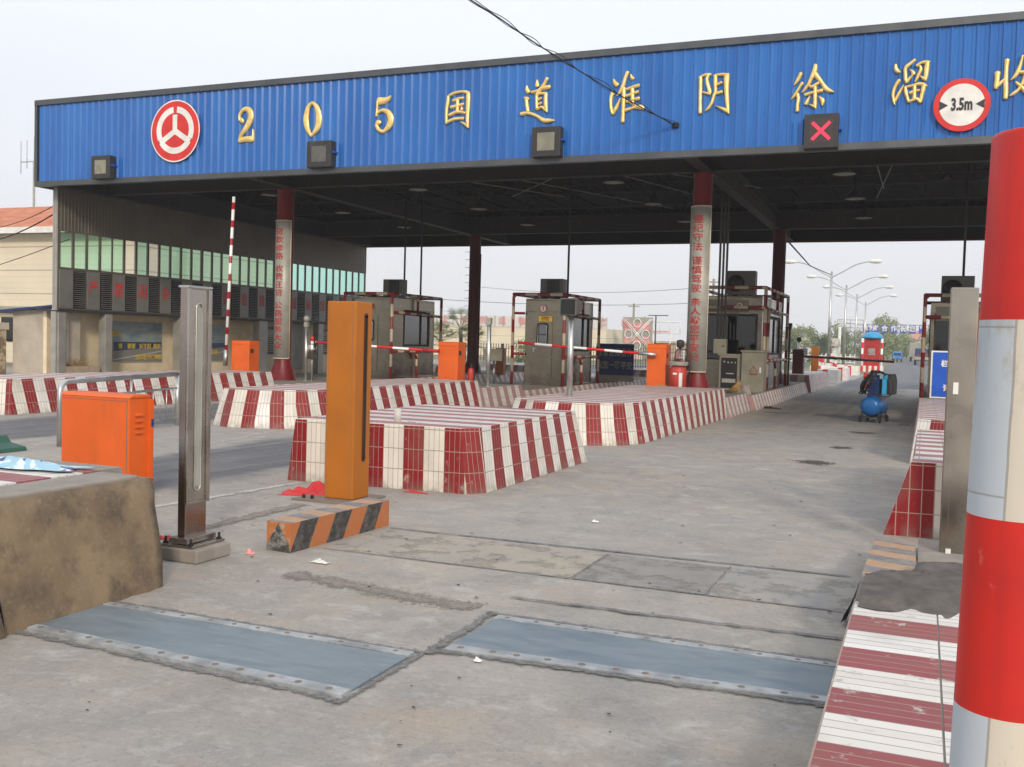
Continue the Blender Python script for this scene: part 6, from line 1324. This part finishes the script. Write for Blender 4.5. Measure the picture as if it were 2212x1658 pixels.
pkb = thing('far_building', (-33, 52, 0), 'pale pink roofed building glimpsed behind the leftmost booth', 'building'); MB().box(-49.5, -45.5, 74, 80, 0, 4.15).build('wall', 'signwhite', pkb); MB().box(-49.8, -45.2, 73.8, 80.2, 4.15, 4.4).build('roof', 'pink', pkb)
# iron fence
def fence(a, b, h, sp, mat, label, base=0, spike=True, name='iron_fence', bar=.018):
    t = thing(name, ((a[0]+b[0])/2, (a[1]+b[1])/2, 0), label, 'fence'); A_, B_ = Vector((*a, 0)), Vector((*b, 0)); L = (B_-A_).length; n = int(L/sp); m = MB()
    for k in range(n+1):
        p = A_.lerp(B_, k/n); m.tube([(p.x, p.y, base), (p.x, p.y, base+h)], bar, 4)
        if spike: m.tube([(p.x, p.y, base+h), (p.x, p.y, base+h+.12)], [bar*1.8, .003], 4)
    for z in (.2, .6, h-.18): m.tube([(A_.x, A_.y, base+z), (B_.x, B_.y, base+z)], bar*1.1, 4)
    m.build('bars', mat, t); m = MB(); q = int(L/3)
    for k in range(q+1): p = A_.lerp(B_, k/q); m.box(p.x-.05, p.x+.05, p.y-.05, p.y+.05, base, base+h+.08)
    m.build('posts', mat, t); return t
fence((-25.5, 51.8), (-11.2, 58.5), 1.25, .145, 'dark', 'dark spiked iron fence behind the plaza')
fence((-24, 104), (-6.8, 112), 1.0, .5, 'white', 'low white far fence under the trees', name='far_fence', spike=True, bar=.07)
bs = thing('far_notice', (-24.3, 51, 0), 'small blue notice fixed low on the iron fence', 'notice'); MB().box(-23.15, -22.55, 51.9, 51.94, .25, .85).build('panel', 'bluesign', bs)
gw = MB().box(-25, -17.2, 50.3, 50.6, 0, .34); tag(gw.build('plinth_wall', 'signgrey'), 'low grey wall at the foot of the iron fence', 'wall')
for x, y, lab in ((-11.1, 48, 'far red and white notice post beside the navy board'), (-10.0, 47, 'second far red and white notice post right of the navy board')):
    t = thing('striped_notice', (x, y, 0), lab, 'notice', 'far striped notice posts'); MB().box(x-.16, x+.16, y, y+.06, .9, 1.3).build('panel', 'pink', t); mb = MB()
    for k in range(4): mb.m = k % 2; mb.box(x-.16, x+.16, y, y+.3, .22*k, .22*k+.22)
    mb.build('post', ['white', 'signred'], t)

# ---------------------------------------------------------------- trees
def crown(m, c, rx, rz, n, s, seed, gaps=.35):
    rr = random.Random(seed); cl = [Vector((rr.gauss(0, .5)*rx, rr.gauss(0, .5)*rx, rr.uniform(-1, 1)*rz)) for _ in range(16)]
    for p in cl:
        k = math.sqrt(max(.12, 1-abs(p.z/rz)**1.6)); p.x *= k; p.y *= k
    for i in range(n):
        b = cl[rr.randrange(16)]; q = Vector((rr.gauss(0, 1), rr.gauss(0, 1), rr.gauss(0, 1)))*rx*.22; p = Vector(c)+b+q
        if p.z < .3: continue
        a = Vector((rr.uniform(-1, 1), rr.uniform(-1, 1), rr.uniform(-.4, 1))).normalized(); u = a.orthogonal().normalized()*s*rr.uniform(.5, 1.3); v = a.cross(u).normalized()*s*rr.uniform(.4, 1.0)
        m.face([p-u, p+v*.6, p+u, p-v*.6])
def tree_proto(h, rx, mat, seed, poplar=False, n=1500, s=.2):
    t = thing('tree', (0, 0, 0), '', 'tree', 'far trees'); rr = random.Random(seed); m = MB(); m.tube([(0, 0, 0), (.05*h*rr.uniform(-.4, .4), 0, h*.45), (0, .04*h*rr.uniform(-.5, .5), h*.9)], [h*.022, h*.014, h*.003], 7)
    for k in range(9):
        z = h*rr.uniform(.25, .75); a = rr.uniform(0, 6.28); l = rx*rr.uniform(.5, .95); m.tube([(0, 0, z), (l*.5*math.cos(a), l*.5*math.sin(a), z+l*.45), (l*math.cos(a), l*math.sin(a), z+l*(.9 if not poplar else 1.6))], [h*.008, h*.005, h*.002], 5)
    m.build('trunk', 'bark', t); m = MB(); crown(m, (0, 0, h*.60), rx, h*.40, n, s*h/6, seed); m.build('crown', mat, t, recalc=False); return t
protos = [tree_proto(7, 2.0, 'leaf_pale', 1, True, 1700), tree_proto(6, 2.4, 'leaf_mid', 2, n=2400), tree_proto(5, 2.0, 'leaf_dark', 3, n=2400), tree_proto(8, 2.2, 'leaf_pale', 4, True, 1400), tree_proto(5.5, 2.5, 'leaf_pale', 5, n=2400)]
used = set(); ORD = ['first', 'second', 'third', 'fourth', 'fifth', 'sixth', 'seventh', 'eighth', 'ninth', 'tenth', 'eleventh', 'twelfth']
TR = {'beyond booth 2': [(2, -13.5, 112, .52), (2, -10.6, 118, .55), (1, -12.2, 128, .6), (2, -11.6, 126, .5), (0, -15.5, 135, .6), (1, -11.5, 168, .75), (0, -13.5, 172, .8), (3, -16.6, 150, .58), (4, -9.8, 176, .8), (1, -7.4, 182, .7)],
      'past the gantry': [(4, -7.5, 172, .85), (0, -6.2, 178, .8), (3, -5.0, 186, .85), (4, -6.2, 196, .9), (1, -4.2, 200, .7), (0, -7.6, 206, 1.0), (4, -4.2, 218, .8), (3, -8, 226, 1.1), (4, -4.6, 240, .85), (0, -3.8, 255, .9)],
      'behind the right hand booth': [(1, .9, 150, .82), (2, 2.6, 160, .9), (4, 4.2, 140, 1.0), (0, 2.2, 190, 1.0)],
      'beyond the knot billboard': [(0, -36, 180, .85), (3, -34, 184, .8), (4, -32, 178, .95), (0, -30, 182, .9), (3, -28, 180, .8), (4, -38.5, 186, .8), (0, -26, 184, .85), (4, -24, 188, .8), (4, -21, 190, .7), (0, -18.5, 180, .75)]}
kinds = ['slim pale green', 'bushy mid green', 'dark evergreen', 'tall thin pale', 'round pale green']
for where, L in TR.items():
    cnt = {}
    tot = {}
    for a in L: tot[a[0]] = tot.get(a[0], 0)+1
    L = sorted(L, key=lambda q: q[1]/q[2])
    for (k, x, y, s) in L:
        c_ = cnt.get(k, 0); cnt[k] = c_+1
        if k in used: t = copy_tree(protos[k])
        else: t = protos[k]; used.add(k)
        t.location = (x, y, 0); t.scale = (s, s, s); t.rotation_euler = (0, 0, x*7.3+y)
        t['label'] = ('%s tree %s' % (kinds[k], where)) if tot[k] == 1 else '%s from left of the %s trees %s' % (ORD[c_], kinds[k], where); t['group'] = 'trees '+where
# fan palms by the fence
def palm(x, y, h, r, seed, label):
    t = thing('fan_palm', (x, y, 0), label, 'palm', 'fan palms in front of the fence'); rr = random.Random(seed); m = MB(); m.tube([(x, y, 0), (x+.05, y, h*.6), (x, y, h)], [.13, .11, .12], 8); m.build('trunk', 'bark', t); m = MB()
    for k in range(34):
        a = rr.uniform(0, 6.28); el = rr.uniform(-.5, 1.25); d = Vector((math.cos(a)*math.cos(el), math.sin(a)*math.cos(el), math.sin(el))); l = r*rr.uniform(.5, .75); tip = Vector((x, y, h))+d*l; m.tube([(x, y, h), tip], .012, 3)
        side = d.cross(Vector((0, 0, 1))).normalized(); up = side.cross(d)
        for q in range(11):
            an = -1.25+2.5*q/10; v = (d*math.cos(an)+side*math.sin(an)).normalized(); w_ = v.cross(up).normalized()*.018; ln = r*.45*rr.uniform(.8, 1.1); e_ = tip+v*ln+Vector((0, 0, -.08*abs(an))); m.face([tip-w_*.3, tip+v*ln*.5-w_, e_, tip+v*ln*.5+w_])
    m.build('fronds', 'palm', t, recalc=False)
palm(-24.55, 51.4, 2.1, 1.35, 1, 'tallest fan palm, left of the rear dark red column'); palm(-25.6, 51.0, 1.35, 1.2, 2, 'left fan palm partly behind the leftmost booth'); palm(-23.6, 50.9, 1.3, 1.1, 3, 'low fan palm right against the rear dark red column')
def shrub(x, y, r, h, mat, seed, label):
    t = thing('shrub', (x, y, 0), label, 'shrub', 'shrubs by the fence'); m = MB(); crown(m, (x, y, h*.55), r, h*.5, 500, .09, seed); m.build('leaves', mat, t, recalc=False); m = MB()
    for k in range(5): m.tube([(x, y, 0), (x+.3*r*math.cos(k), y+.3*r*math.sin(k*2), h*.6)], .015, 4)
    m.build('stems', 'bark', t)
shrub(-20.9, 51.5, .7, 1.3, 'leaf_mid', 4, 'leafy shrub between the palms and the booth numbered 1'); shrub(-19.6, 51.8, .6, 1.0, 'leaf_mid', 5, 'small leafy shrub behind the left side of booth 1'); shrub(-18.2, 52.4, .6, 1.1, 'leaf_dark', 6, 'dark shrub hidden mostly by booth 1')
m = MB(); crown(m, (-9.5, 95, .25), 1.9, .3, 900, .10, 9); hd = m.build('hedge', 'hedge', recalc=False); tag(hd, 'low clipped green hedge on the verge by the street lamps', 'hedge')

# ---------------------------------------------------------------- air
hz = MB().box(-260, 160, -40, 420, -1, 30).build('haze', 'white'); hz.data.materials.clear()
hm = bpy.data.materials.new('haze'); hm.use_nodes = True; hn = hm.node_tree; hn.nodes.clear(); ho = hn.nodes.new('ShaderNodeOutputMaterial'); hv = hn.nodes.new('ShaderNodeVolumePrincipled')
hv.inputs['Color'].default_value = (1, 1, 1, 1); hv.inputs['Density'].default_value = .0008; hv.inputs['Anisotropy'].default_value = .2
hn.links.new(hv.outputs[0], ho.inputs['Volume']); hz.data.materials.append(hm); hz['kind'] = 'stuff'; hz['label'] = 'thin pale haze in the air over the far road'
